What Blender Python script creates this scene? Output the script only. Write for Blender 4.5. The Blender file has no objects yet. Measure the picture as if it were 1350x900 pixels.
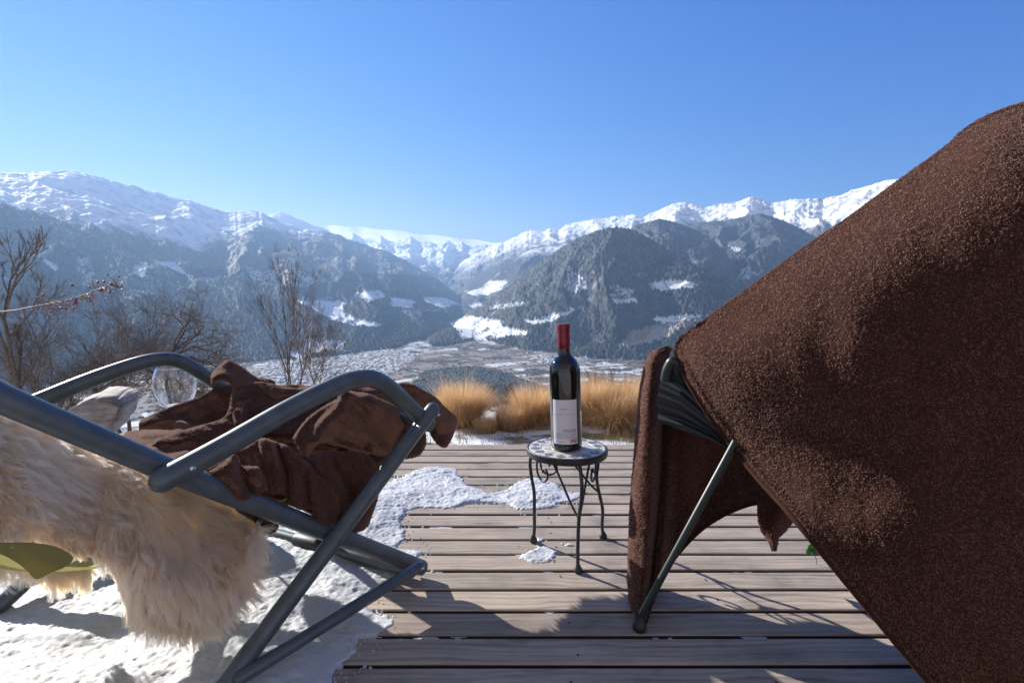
import bpy, bmesh, math, random
import numpy as np
from mathutils import Vector, Matrix, Euler
S = bpy.context.scene
COL = S.collection
# ------------------------------------------------------------------ camera
CAM_H = 0.70
PITCH = math.radians(5.55)
F = 720.0                                   # focal length in photo pixels (1350 wide)
cam_d = bpy.data.cameras.new('camera'); cam = bpy.data.objects.new('camera', cam_d); COL.objects.link(cam)
cam_d.sensor_width = 36.0; cam_d.lens = 36.0 * F / 1350.0
cam_d.clip_start = 0.02; cam_d.clip_end = 200000.0
cam.location = (0, 0, CAM_H); cam.rotation_euler = (math.pi / 2 - PITCH, 0, 0)
S.camera = cam
# ------------------------------------------------------------------ light
SUN_EL = math.radians(23.5); SUN_AZ = math.radians(50.0)      # azimuth to the left of +Y
w = bpy.data.worlds.new('World'); S.world = w; w.use_nodes = True
wn = w.node_tree; wn.nodes.clear()
sky = wn.nodes.new('ShaderNodeTexSky'); sky.sky_type = 'NISHITA'; sky.sun_disc = False
sky.sun_elevation = SUN_EL; sky.sun_rotation = -SUN_AZ
sky.altitude = 1500; sky.air_density = 1.0; sky.dust_density = 0.0; sky.ozone_density = 3.0
bg = wn.nodes.new('ShaderNodeBackground'); bg.inputs['Strength'].default_value = 0.085
wo = wn.nodes.new('ShaderNodeOutputWorld')
# the deep, contrasty blue of a cold high-altitude sky: each channel of the Nishita sky gets its own slope
K_ = 0.085 * 2 ** 1.2
sp = wn.nodes.new('ShaderNodeSeparateColor'); cb = wn.nodes.new('ShaderNodeCombineColor'); wn.links.new(sky.outputs[0], sp.inputs[0])
for ch_, (gm_, ml_) in zip(('Red', 'Green', 'Blue'), ((2.5, .74), (.95, .42), (.35, .74))):
    n1_ = wn.nodes.new('ShaderNodeMath'); n1_.operation = 'MULTIPLY'; n1_.inputs[1].default_value = K_; wn.links.new(sp.outputs[ch_], n1_.inputs[0])
    n2_ = wn.nodes.new('ShaderNodeMath'); n2_.operation = 'POWER'; n2_.inputs[1].default_value = gm_; wn.links.new(n1_.outputs[0], n2_.inputs[0])
    n3_ = wn.nodes.new('ShaderNodeMath'); n3_.operation = 'MULTIPLY'; n3_.inputs[1].default_value = ml_ / K_; wn.links.new(n2_.outputs[0], n3_.inputs[0]); wn.links.new(n3_.outputs[0], cb.inputs[ch_])
# added fill light: neutral sky overhead, warm and bright behind the terrace, lifts shaded sides
tcw = wn.nodes.new('ShaderNodeTexCoord'); sx = wn.nodes.new('ShaderNodeSeparateXYZ'); wn.links.new(tcw.outputs['Generated'], sx.inputs[0])
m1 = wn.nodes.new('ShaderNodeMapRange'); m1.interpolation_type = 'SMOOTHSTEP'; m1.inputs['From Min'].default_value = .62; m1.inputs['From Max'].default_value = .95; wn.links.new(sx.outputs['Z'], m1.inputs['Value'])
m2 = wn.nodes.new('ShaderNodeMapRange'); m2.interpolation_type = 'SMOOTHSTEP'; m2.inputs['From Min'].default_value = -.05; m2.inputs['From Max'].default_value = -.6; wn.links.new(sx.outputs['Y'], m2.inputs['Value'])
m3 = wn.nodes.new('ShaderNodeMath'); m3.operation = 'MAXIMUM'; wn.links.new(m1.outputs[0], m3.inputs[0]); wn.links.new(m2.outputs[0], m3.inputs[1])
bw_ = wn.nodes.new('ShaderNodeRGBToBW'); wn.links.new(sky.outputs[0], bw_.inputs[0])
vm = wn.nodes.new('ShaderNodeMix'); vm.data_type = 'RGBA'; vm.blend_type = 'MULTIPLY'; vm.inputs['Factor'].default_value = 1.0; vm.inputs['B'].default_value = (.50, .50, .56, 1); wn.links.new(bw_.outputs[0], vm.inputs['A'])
vb = wn.nodes.new('ShaderNodeMix'); vb.data_type = 'RGBA'; vb.blend_type = 'MULTIPLY'; vb.inputs['B'].default_value = (3.3, 2.8, 2.35, 1)  # unseen warm bounce from behind, put into the sky colour
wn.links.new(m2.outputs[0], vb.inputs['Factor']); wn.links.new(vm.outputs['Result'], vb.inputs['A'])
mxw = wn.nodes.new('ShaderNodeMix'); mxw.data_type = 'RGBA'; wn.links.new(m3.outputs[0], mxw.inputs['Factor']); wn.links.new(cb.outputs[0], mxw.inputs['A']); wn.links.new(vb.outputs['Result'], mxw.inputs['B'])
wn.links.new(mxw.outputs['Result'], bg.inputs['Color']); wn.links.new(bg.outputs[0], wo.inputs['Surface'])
sd = bpy.data.lights.new('sun', 'SUN'); so = bpy.data.objects.new('sun', sd); COL.objects.link(so)
sd.energy = 5.0; sd.angle = math.radians(0.5); sd.color = (1.0, 0.955, 0.89)
SUN_DIR = Vector((-math.sin(SUN_AZ) * math.cos(SUN_EL), math.cos(SUN_AZ) * math.cos(SUN_EL), math.sin(SUN_EL)))
so.rotation_euler = SUN_DIR.to_track_quat('Z', 'Y').to_euler(); so.location = SUN_DIR * 30
S.view_settings.view_transform = 'Standard'; S.view_settings.look = 'None'
S.view_settings.exposure = 1.2; S.view_settings.gamma = 1.0
S.render.engine = 'CYCLES'
S.cycles.max_bounces = 12; S.cycles.diffuse_bounces = 8; S.cycles.transmission_bounces = 10; S.cycles.glossy_bounces = 4; S.cycles.volume_bounces = 0; S.cycles.transparent_max_bounces = 16
S.cycles.use_denoising = True
# ------------------------------------------------------------------ helpers
CP, SP = math.cos(PITCH), math.sin(PITCH)
def ray(px, py):
    u = (px - 675.0) / F; v = (450.0 - py) / F
    return Vector((u, CP + v * SP, -SP + v * CP))
EYE = Vector((0, 0, CAM_H))
def P(px, py, y):                 # point seen at a photo pixel, at depth y
    r = ray(px, py); return EYE + r * (y / r.y)
def G(px, py, z=0.0):             # point on the horizontal plane z
    r = ray(px, py); return EYE + r * ((z - CAM_H) / r.z)
def onplane(px, py, p0, n):       # point on the plane through p0 with normal n
    r = ray(px, py); return EYE + r * ((p0 - EYE).dot(n) / r.dot(n))
def proj(x, y, z):                # world -> photo pixel (arrays)
    zz = z - CAM_H
    f = y * CP - zz * SP; up = y * SP + zz * CP
    f = np.where(f > 1e-6, f, 1e-6)
    return 675 + F * x / f, 450 - F * up / f
def tag(o, label=None, cat=None, group=None, kind=None):
    if label: o['label'] = label
    if cat: o['category'] = cat
    if group: o['group'] = group
    if kind: o['kind'] = kind
    return o
def empty(name, loc, rz=0.0):
    o = bpy.data.objects.new(name, None); COL.objects.link(o); o.location = loc; o.rotation_euler = (0, 0, rz)
    o.empty_display_size = 0.05
    return o
def link(name, me, mat=None, parent=None, smooth=False):
    o = bpy.data.objects.new(name, me); COL.objects.link(o)
    if mat is not None:
        if len(me.materials): me.materials.clear()
        for m in (mat if isinstance(mat, (list, tuple)) else [mat]): me.materials.append(m)
    if smooth: me.polygons.foreach_set('use_smooth', np.ones(len(me.polygons), dtype=bool))
    if parent is not None:
        o.parent = parent
        loc = parent.location; 
        # meshes are written in world coordinates; parents are unrotated empties unless told otherwise
        o.matrix_parent_inverse = Matrix.Translation(-loc)
    return o
def mesh_np(name, V, Fq, uv=None):
    """fast mesh from vertex array and an (n,3|4) face array"""
    V = np.asarray(V, np.float32); Fq = np.asarray(Fq, np.int32); k = Fq.shape[1]
    me = bpy.data.meshes.new(name)
    me.vertices.add(len(V)); me.vertices.foreach_set('co', V.ravel())
    me.loops.add(Fq.size); me.loops.foreach_set('vertex_index', Fq.ravel())
    me.polygons.add(len(Fq)); me.polygons.foreach_set('loop_start', np.arange(0, Fq.size, k, dtype=np.int32))
    me.update(calc_edges=True)
    return me
def set_attr(me, name, arr, typ='FLOAT'):
    a = me.attributes.new(name, typ, 'POINT')
    if typ == 'FLOAT': a.data.foreach_set('value', np.asarray(arr, np.float32).ravel())
    else: a.data.foreach_set('color', np.asarray(arr, np.float32).ravel())
def grid_faces(nu, nv):
    i = np.arange(nu - 1)[:, None] * nv + np.arange(nv - 1)[None, :]
    return np.stack([i, i + 1, i + nv + 1, i + nv], -1).reshape(-1, 4)
class MB:                                     # collects shapes that make ONE mesh
    def __init__(s): s.bm = bmesh.new()
    def mesh(s, verts, faces):
        vs = [s.bm.verts.new(v) for v in verts]
        for f in faces:
            try: s.bm.faces.new([vs[i] for i in f])
            except ValueError: pass
        return vs
    def tube(s, pts, r, seg=12, caps=True, flat=1.0):
        pts = [Vector(p) for p in pts]; n = len(pts)
        rs = r if isinstance(r, (list, tuple)) else [r] * n
        t0 = (pts[1] - pts[0]).normalized()
        up = Vector((0, 0, 1)) if abs(t0.z) < 0.9 else Vector((1, 0, 0))
        a = (up - t0 * up.dot(t0)).normalized()
        rings = []; prev = t0
        for i, p in enumerate(pts):
            t = (pts[min(i + 1, n - 1)] - pts[max(i - 1, 0)])
            t = t.normalized() if t.length > 1e-9 else prev
            q = prev.rotation_difference(t); a = q @ a; a = (a - t * a.dot(t)).normalized(); b = t.cross(a); prev = t
            rings.append([s.bm.verts.new(p + (a * math.cos(2 * math.pi * k / seg) + b * flat * math.sin(2 * math.pi * k / seg)) * rs[i]) for k in range(seg)])
        for i in range(n - 1):
            for k in range(seg):
                s.bm.faces.new((rings[i][k], rings[i][(k + 1) % seg], rings[i + 1][(k + 1) % seg], rings[i + 1][k]))
        if caps:
            s.bm.faces.new(list(reversed(rings[0]))); s.bm.faces.new(rings[-1])
    def lathe(s, prof, c=(0, 0, 0), seg=48, axis=None):
        c = Vector(c); rings = []
        for (r, z) in prof:
            if r < 1e-6: rings.append([s.bm.verts.new(c + Vector((0, 0, z)))])
            else: rings.append([s.bm.verts.new(c + Vector((r * math.cos(2 * math.pi * k / seg), r * math.sin(2 * math.pi * k / seg), z))) for k in range(seg)])
        for A, B in zip(rings[:-1], rings[1:]):
            for k in range(seg):
                k2 = (k + 1) % seg
                if len(A) == 1 and len(B) == 1: break
                if len(A) == 1: s.bm.faces.new((A[0], B[k2], B[k])) if False else s.bm.faces.new((A[0], B[k], B[k2])[::-1])
                elif len(B) == 1: s.bm.faces.new((A[k], A[k2], B[0]))
                else: s.bm.faces.new((A[k], A[k2], B[k2], B[k]))
    def box(s, c, size, rot=None, bevel=0.0, seg=2):
        m = Matrix.Translation(Vector(c)) @ (rot.to_4x4() if rot is not None else Matrix.Identity(4)) @ Matrix.Diagonal((*size, 1))
        r = bmesh.ops.create_cube(s.bm, size=1.0, matrix=m)
        if bevel > 0:
            es = list({e for v in r['verts'] for e in v.link_edges})
            bmesh.ops.bevel(s.bm, geom=es, offset=bevel, segments=seg, affect='EDGES', profile=0.5)
    def build(s, name, mat, parent=None, smooth=True, autosmooth=None):
        bmesh.ops.recalc_face_normals(s.bm, faces=s.bm.faces)
        me = bpy.data.meshes.new(name); s.bm.to_mesh(me); s.bm.free()
        if autosmooth is not None and smooth:
            me.polygons.foreach_set('use_smooth', np.ones(len(me.polygons), dtype=bool)); me.set_sharp_from_angle(angle=math.radians(autosmooth))
            return link(name, me, mat, parent, False)
        return link(name, me, mat, parent, smooth)
def catmull(pts, n=8):
    pts = [Vector(p) for p in pts]; out = []
    for i in range(len(pts) - 1):
        p0 = pts[max(i - 1, 0)]; p1 = pts[i]; p2 = pts[i + 1]; p3 = pts[min(i + 2, len(pts) - 1)]
        for k in range(n):
            t = k / n
            out.append(0.5 * ((2 * p1) + (p2 - p0) * t + (2 * p0 - 5 * p1 + 4 * p2 - p3) * t * t + (3 * p1 - p0 - 3 * p2 + p3) * t ** 3))
    out.append(pts[-1]); return out
# ---- numpy noise
_rng = np.random.default_rng(11)
_perm = _rng.permutation(4096).astype(np.int32)
_ga = _rng.uniform(0, 2 * np.pi, 4096); _gx = np.cos(_ga).astype(np.float32); _gy = np.sin(_ga).astype(np.float32)
def _h(ix, iy): return _perm[(_perm[ix & 4095] + iy) & 4095]
def perlin(x, y):
    x = np.asarray(x, np.float64); y = np.asarray(y, np.float64)
    ix = np.floor(x).astype(np.int64); iy = np.floor(y).astype(np.int64)
    fx = (x - ix).astype(np.float32); fy = (y - iy).astype(np.float32)
    u = fx * fx * fx * (fx * (fx * 6 - 15) + 10); v = fy * fy * fy * (fy * (fy * 6 - 15) + 10)
    def g(dx, dy):
        h = _h(ix + dx, iy + dy); return _gx[h] * (fx - dx) + _gy[h] * (fy - dy)
    a = g(0, 0); b = g(1, 0); c = g(0, 1); d = g(1, 1)
    return (a + (b - a) * u + (c - a) * v + (a - b - c + d) * u * v) * 1.5
def fbm(x, y, o=5, g=0.5, l=2.03):
    s = 0; a = 1; t = 0
    for i in range(o):
        s = s + a * perlin(x + 17.3 * i, y - 9.1 * i); t += a; a *= g; x = x * l; y = y * l
    return s / t
def ridged(x, y, o=5, g=0.5, l=2.03):
    s = 0; a = 1; t = 0
    for i in range(o):
        s = s + a * (1 - 2 * np.abs(perlin(x + 5.7 * i, y + 31.1 * i))); t += a; a *= g; x = x * l; y = y * l
    return s / t
def sstep(a, b, x):
    t = np.clip((x - a) / (b - a), 0, 1); return t * t * (3 - 2 * t)
def hash01(ix, iy): return _perm[(_perm[np.asarray(ix).astype(np.int64) & 4095] + np.asarray(iy).astype(np.int64)) & 4095] / 4096.0
def inpoly(px, py, poly, soft=0.0):
    c = np.zeros(px.shape, bool); n = len(poly); j = n - 1
    for i in range(n):
        xi, yi = poly[i]; xj, yj = poly[j]
        if yi != yj:
            c ^= ((yi > py) != (yj > py)) & (px < (xj - xi) * (py - yi) / (yj - yi) + xi)
        j = i
    return c
# ---- materials
def nt(name):
    m = bpy.data.materials.new(name); m.use_nodes = True; n = m.node_tree
    return m, n, n.nodes['Principled BSDF']
def N(n, typ, **kw):
    x = n.nodes.new(typ)
    for k, v in kw.items(): setattr(x, k, v)
    return x
def ramp(n, stops, interp='LINEAR'):
    r = n.nodes.new('ShaderNodeValToRGB'); cr = r.color_ramp; cr.interpolation = interp
    while len(cr.elements) < len(stops): cr.elements.new(0.5)
    for e, (p, c) in zip(cr.elements, stops):
        e.position = p; e.color = (*c, 1) if len(c) == 3 else c
    return r
def noise_tex(n, scale, detail=4, rough=0.5, vec=None, dim='3D'):
    t = n.nodes.new('ShaderNodeTexNoise'); t.noise_dimensions = dim
    t.inputs['Scale'].default_value = scale; t.inputs['Detail'].default_value = detail; t.inputs['Roughness'].default_value = rough
    if vec is not None: n.links.new(vec, t.inputs['Vector'])
    return t
def bump(n, b, height, strength=0.3, dist=0.01, normal=None):
    x = n.nodes.new('ShaderNodeBump'); x.inputs['Strength'].default_value = strength; x.inputs['Distance'].default_value = dist
    n.links.new(height, x.inputs['Height'])
    if normal is not None: n.links.new(normal, x.inputs['Normal'])
    n.links.new(x.outputs[0], b.inputs['Normal']); return x
# ================================================================== terrain
HV = 600.0
def crest(pts, d):
    """pts: (px, py[, km]); returns az, z, dist arrays"""
    az = []; z = []; dd = []
    for p in pts:
        km = (p[2] if len(p) > 2 else d) * 1000.0
        r = ray(p[0], p[1]); h = math.hypot(r.x, r.y)
        az.append(math.atan2(r.x, r.y)); z.append(CAM_H + r.z * km / h); dd.append(km)
    return np.array(az), np.array(z), np.array(dd)
def base_r(py): return HV * F / (py - 380.0)
# name: crest points, distance km, near-base distances (px, km), profile power, gully amp, gully wavelength
MASS = [
 ('left_range', [(-900,200,8),(-400,215,9.5),(-100,236,11),(0,229,12),(50,227,12),(115,228,12.3),(140,236,12.5),(200,253,13),(250,265,13.2),(290,277,13.5),(300,280,13.5),(320,277,13.5),(345,281,13.6),(365,291,13.7),(400,302,13.8),(432,306,13.8),(455,314,13.8),(480,323,13.8),(510,333,13.8),(540,347,13.6),(570,364,13.2),(600,386,12.6),(612,398,12),(625,440,11)],
   [(-900,2.5),(0,4.3),(300,4.9),(430,5.0),(520,5.6),(620,7.5)], 1.12, .13, 1500),
 ('left_spur', [(-500,215,6),(-100,245,7.6),(0,263,8.2),(25,274,8.3),(60,285,8.3),(110,305,8.2),(150,325,8.0),(190,347,7.6),(230,372,7.2),(275,405,6.6),(310,440,6.0)],
   [(-500,2.5),(0,4.2),(310,5.0)], 1.0, .10, 700),
 ('left_back', [(330,290,19),(370,279,19),(392,288,19),(430,302,19),(445,312,19),(470,330,19)], [(300,12),(480,14)], 1.0, .1, 1500),
 ('far_range', [(420,330,25),(440,311,25),(452,313,25),(465,307,25),(478,315,25),(492,314,25),(502,311,25),(515,319,25),(527,316,25),(541,311,25),(552,319,25),(566,318,25),(575,322,25),(592,317,25),(600,323,25),(609,319,25),(618,324,25),(640,322,25),(700,330,25)], [(400,13),(720,13)], .95, .20, 1800),
 ('right_range', [(575,372,20),(600,352,20),(620,338,19),(640,329,19),(652,322,18.5),(662,320,18),(676,314,18),(692,306,17.6),(700,303,17.5),(716,306,17.3),(724,301,17.2),(736,304,17),(748,296,16.8),(762,293,16.6),(780,290,16.4),(800,287,16.2),(825,284,16),(850,285,15.6),(866,278,15.5),(880,272,15.3),(897,267,15.2),(915,270,15),(932,273,14.9),(950,269,14.8),(968,268,14.7),(985,262,14.5),(993,260,14.5),(1005,265,14.4),(1020,269,14.3),(1035,265,14.2),(1060,262,14),(1085,264,14),(1105,257,13.9),(1130,249,13.8),(1180,237,13.5),(1250,226,13.3),(1350,220,13),(1700,215,12),(2600,200,11)],
   [(560,9),(700,8.5),(900,7),(1350,5.5),(2600,3.5)], 1.25, .15, 1400),
 ('right_shoulder', [(560,410,13.5),(590,396,13.5),(612,378,13.5),(640,356,13.5),(660,345,13),(700,330,12.5),(760,318,12.5),(840,312,12.5)], [(560,8.5),(840,8)], 1.0, .12, 1200),
 ('wooded_ridge', [(870,330,10.4),(905,300,10.6),(922,294,10.6),(940,292,10.6),(958,291,10.6),(985,285,10.6),(1002,282,10.6),(1018,286,10.6),(1045,297,10.4),(1073,312,10.2),(1120,330,10),(1200,345,10),(1350,350,9.5),(1700,360,9)], [(860,6.2),(1080,5.2),(1700,3.5)], 1.05, .20, 900),
 ('wooded_shoulder', [(790,330,8.6),(838,298,8.8),(855,293,8.8),(869,289,8.8),(885,292,8.8),(904,299,8.7),(922,306,8.6),(940,315,8.4),(958,338,8.2),(978,366,7.8),(1010,390,7.2),(1050,410,6.6),(1090,440,6)], [(780,6),(1100,5)], 1.0, .19, 800),
 ('wooded_hill', [(600,425,7.6),(625,407,7.4),(645,395,7.2),(665,381,7.1),(690,362,7),(715,344,6.9),(740,328,6.8),(765,314,6.7),(785,306,6.6),(805,301,6.6),(820,301,6.6),(838,306,6.5),(860,318,6.4),(890,336,6.2),(920,352,6),(945,365,5.9),(975,388,5.7),(1010,415,5.4),(1050,445,5)], [(600,6.0),(700,5.2),(800,4.9),(920,4.8),(1060,4.4)], .95, .19, 620),
 ('knob', [(548,458,6.6),(565,446,6.5),(580,438,6.5),(600,431,6.5),(622,434,6.4),(640,444,6.3),(655,456,6.2)], [(540,5.7),(660,5.7)], .8, .08, 300),
 ('fan', [(585,440,7.6),(600,428,7.8),(617,417,8.0),(640,420,7.6),(662,424,7.2),(695,437,6.6),(720,450,6.2)], [(580,5.4),(720,5.2)], 1.0, .05, 260),
 ('foot_spur', [(745,462,5.2),(765,452,5.3),(790,442,5.4),(810,437,5.4),(830,441,5.3),(852,448,5.2),(880,462,5)], [(740,4.8),(890,4.6)], .8, .08, 260),
]
def ang(px): return math.atan2((px - 675.0) / F, CP)
tx_mid = np.arange(-70, 1421, 1.12)
az_mid = np.arctan2((tx_mid - 675.0) / F, CP)
az = np.concatenate([np.linspace(-math.pi, az_mid[0], 90)[:-1], az_mid, np.linspace(az_mid[-1], math.pi, 90)[1:]])
rr = np.concatenate([np.geomspace(.6, 3.6, 10)[:-1], np.geomspace(3.6, 9.0, 130)[:-1], np.geomspace(9.0, 2200, 230)[:-1], np.geomspace(2200, 16500, 900)[:-1], np.geomspace(16500, 27500, 130)])
NA, NR = len(az), len(rr)
AZ, R = np.meshgrid(az, rr, indexing='ij')
X = R * np.sin(AZ); Y = R * np.cos(AZ)
Z = np.full(R.shape, -HV); MID = np.zeros(R.shape, np.int8); UU = np.zeros(R.shape)
Z = Z + 14 * fbm(X / 700, Y / 700, 3)
front = np.abs(AZ) < 1.35
wx = X + 260 * fbm(X / 1300 + 3, Y / 1300, 3); wy = Y + 260 * fbm(X / 1300, Y / 1300 + 8, 3)
for mi, (nm, pts, bases, pw, ga, wl) in enumerate(MASS):
    ca, cz, cd = crest(pts, 10)
    a0, a1 = ca[0], ca[-1]
    cols = np.where((az >= a0) & (az <= a1))[0]
    if len(cols) == 0: continue
    sl = slice(cols[0], cols[-1] + 1)
    zc = np.interp(az[sl], ca, cz)[:, None]; rc = np.interp(az[sl], ca, cd)[:, None]
    ba = np.array([ang(b[0]) for b in bases]); br = np.array([b[1] * 1000 for b in bases])
    rb = np.interp(az[sl], ba, br)[:, None]
    rb = np.minimum(rb, rc - 250)
    if mi in (0, 3, 4): zc = zc + (42 * (ridged(az[sl] * rc[:, 0] / 420 + mi, rc[:, 0] * 0 + 3.3, 4, .6) - .35))[:, None]
    r = R[sl]; x = wx[sl]; y = wy[sl]
    # ridged noise shifts the crest line and carves gullies down the face
    u = np.clip((r - rb) / (rc - rb), 0, 1)
    zf = -HV + (zc + HV) * u ** pw
    arc = az[sl][:, None] * rc
    gul = ridged(arc / wl + .35 * fbm(x / wl, y / wl, 3), r / (wl * 3.2) + mi * 7.7, 5, .46)
    amp = ga * (zc + HV)
    zf = zf + amp * (gul - .35) * np.sin(np.pi * np.clip(u, 0, 1) ** 1.1) ** .8 
    zb = zc - (r - rc) * .55 + .5 * amp * (gul - .3) * sstep(0, 1500, r - rc)
    z = np.where(r <= rc, zf, zb)
    z = np.where(r < rb, -HV - 60, z)
    up = z > Z[sl]
    Z[sl] = np.where(up, z, Z[sl]); MID[sl] = np.where(up, mi + 1, MID[sl]); UU[sl] = np.where(up, np.where(r <= rc, u, 1.0), UU[sl])
# crag detail on everything high
crag = ridged(X / 420, Y / 420, 5, .55)
hi = sstep(-150, 900, Z)
Z = Z + np.where(MID > 0, (crag - .3) * 48 * hi, 0) * np.where((MID == 9) | (MID == 8) | (MID == 7), .08, 1) * np.where((MID == 1) | (MID == 2), .85, 1)
# the near slope of our own hill
near = -.50 - .46 * np.maximum(R - 5.0, 0) * sstep(4.6, 9, R) + .0 * R
near = near + .03 * fbm(X / .9, Y / .9, 4) * sstep(3, 4.5, R) + .25 * fbm(X / 6, Y / 6, 4) * sstep(6, 20, R) + 8 * fbm(X / 120, Y / 120, 3) * sstep(60, 400, R)
back = sstep(1.5, 2.4, np.abs(AZ))
near = near * (1 - back) + back * (-.5 + .12 * np.maximum(R - 8, 0) * np.clip(4000 / (R + 4000), 0, 1))
own = near > Z
MID = np.where(own, -1, MID); Z = np.where(own, near, Z)
# ------------------------------------------------------------ surface colours
PX, PY = proj(X, Y, Z)
n1 = fbm(X / 900, Y / 900, 5, .6); n2 = fbm(X / 160, Y / 160, 4, .6); n3 = perlin(X / 24, Y / 24); n4 = perlin(X / 9.5, Y / 9.5 + 4)
jx = PX + 7 * n2 + 3 * n3; jy = PY + 3 * n2 + 2 * n3
snow = np.zeros(R.shape)
mi = MID
# snow line by mountain, wandering with noise and gullies
def line(pts): return np.interp(PX, [p[0] for p in pts], [p[1] for p in pts])
sl_left = line([(-300, 275), (0, 285), (60, 285), (120, 296), (180, 305), (230, 318), (262, 330), (300, 308), (345, 301), (400, 308), (440, 306), (500, 312), (600, 330)])
def above(lineY, s=10.): return sstep(-s, s, lineY - PY + 16 * n1 + 13 * n2 + 4 * n3)
snow = np.where(mi == 1, above(sl_left, 9), snow)
snow = np.where(mi == 2, above(line([(-300, 262), (0, 274), (45, 276), (80, 270), (200, 300)]), 4) * .9, snow)
snow = np.where((mi == 3), .95, snow)
snow = np.where((mi == 4), above(line([(420, 352), (560, 352), (620, 350), (700, 345)]), 9), snow)
snow = np.where((mi == 5), above(line([(575, 360), (620, 350), (650, 335), (700, 325), (760, 312), (850, 300), (1000, 292), (1100, 300), (1350, 300)]), 8), snow)
snow = np.where((mi == 6), above(line([(575, 345), (640, 345), (700, 332), (850, 320)]), 9) * .9, snow)
# rock breaking through the snow where it is steep or wind-blown
dZr = np.gradient(Z, axis=1) / np.maximum(np.gradient(R, axis=1), 1e-3)
rockn = fbm(X / 260 + 9, Y / 260, 5, .65) + .5 * (crag - .3)
rock = sstep(.02, .30, rockn - .10) * np.isin(mi, (1, 2, 4, 5, 6))
snow = snow * (1 - .75 * rock * np.where(mi == 1, .62, .8))
MEADOW = [
 [(389,397),(456,397),(452,412),(473,422),(501,427),(500,432),(464,430),(440,424),(413,409)], [(467,386),(500,383),(509,392),(482,398)],
 [(515,392),(548,397),(543,407),(515,404)], [(557,392),(584,392),(606,400),(584,407),(560,398)], [(410,446),(455,450),(452,464),(425,462),(400,475),(380,470)],
 [(593,427),(617,416),(662,424),(659,431),(695,437),(695,442),(650,448),(608,448),(602,436)],
 [(614,385),(638,379),(647,370),(670,371),(659,382),(644,389),(620,389)], [(618,402),(632,398),(636,402),(622,407)],
 [(199,344),(231,346),(250,365),(220,353)], [(185,347),(194,346),(192,365),(171,363)], [(53,344),(60,342),(80,354),(74,358)],
 [(860,373),(887,369),(920,375),(913,380),(869,384)], [(722,420),(753,407),(762,409),(731,422)], [(809,395),(840,394),(840,399),(811,401)],
 [(855,420),(904,415),(927,418),(878,429)], [(620,422),(660,427),(629,431)], [(690,424),(725,418),(730,424),(700,428)]]
HALF = [[(324,350),(345,358),(391,353),(420,372),(400,380),(335,376)], [(749,349),(773,371),(775,382),(753,389),(745,380)], [(802,375),(838,384),(833,393),(806,393)],
 [(100,345),(118,340),(130,375),(112,380)], [(640,405),(700,398),(690,404),(650,410)], [(905,340),(925,345),(915,352)], [(960,325),(985,330),(975,345),(962,340)], [(978,355),(990,352),(992,368),(980,372)]]
far = (R > 3000)
for q in MEADOW: snow = np.where(inpoly(jx, jy, q) & far & (n4 * .5 + 1.2 * n2 > -.5), np.maximum(snow, .95), snow)
for q in HALF: snow = np.where(inpoly(jx, jy, q) & far & (n3 + n2 > -.1), np.maximum(snow, .7), snow)
# pasture strips and scree, broken by noise, on the lower left range and wooded hills
strips = sstep(.30, .42, fbm(X / 420 + 3, Y / 420, 4, .55)) * sstep(.0, .2, n2 + .1) * np.isin(mi, (1, 2, 6, 7, 8, 9))
snow = np.maximum(snow, np.where(mi <= 2, .28, .5) * strips * sstep(0.08, .25, UU) * sstep(1.0, .6, UU))
treeline = np.isin(mi, (7, 8, 9)) * sstep(-.2, .9, UU + .5 * n2 + .25 * n1)
isfor = (far & (mi > 0)).astype(float) * (1 - sstep(.25, .6, snow))
# tree-scale speckle: crowns are dark, gaps show snow
speck = hash01(np.floor(X / 16), np.floor(Y / 16))
dust = isfor * np.clip(.015 + .10 * treeline * (.6 + n2) + .10 * np.isin(mi, (1, 2)) * sstep(.45, .8, UU), 0, .34) * (.35 + 1.1 * speck ** 2)
f_col = np.stack([.018 + .022 * speck ** 2, .024 + .024 * speck ** 2, .026 + .020 * speck ** 2], -1)
larch = (hash01(np.floor(X / 30) + 91, np.floor(Y / 30)) < .12 + .2 * sstep(.1, .4, n1))[..., None] * isfor[..., None]
f_col = f_col * (1 - larch) + np.array([.060, .046, .036]) * larch
rockc = np.array([.13, .125, .125])
rk = (np.isin(mi, (1, 3, 4, 5)) & (sstep(0, 1, hi) > .25))[..., None]
base = np.where(rk, rockc * (.7 + .6 * speck[..., None]), f_col)
SN = np.array([.80, .83, .88])
# valley floor and fan: patchwork of fields, vineyards, hamlets
vf = (mi == 0) | (mi == 11)
th = .55; fx = X * math.cos(th) + Y * math.sin(th); fy = -X * math.sin(th) + Y * math.cos(th)
bx_, by_ = fx + 60 * fbm(X / 800, Y / 800, 2), fy + 60 * fbm(X / 800 + 5, Y / 800, 2)
by_ = by_ + 90 * perlin(X / 500, Y / 500); row = np.floor(by_ / 150); cx_ = np.floor((bx_ + 400 * hash01(row, row * 3)) / (60 + 170 * hash01(row + 7, row)))
hsh = hash01(cx_ + 13, row * 5); hs2 = hash01(cx_ * 3 + 1, row + 77)
fld = np.stack([.20 + .20 * hsh, .165 + .17 * hsh, .14 + .14 * hsh], -1)
rows = .5 + .5 * np.sin(np.where(hs2 > .5, bx_, by_) / 4.2)
fld = fld * (.75 + .35 * (hsh[..., None] > .4) * rows[..., None])
fsnow = ((hs2 < .14 + .30 * n1) & (n2 + .6 * n3 > -.22)) | ((hash01(np.floor(by_ / 70), np.floor(bx_ / 500)) < .10) & (n2 > -.1))
hedge = ((np.minimum((by_ / 150) % 1, 1 - (by_ / 150) % 1) < .05) & (n3 > -.1)) | (fbm(X / 330, Y / 330 + 2, 5, .65) > .20)
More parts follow.
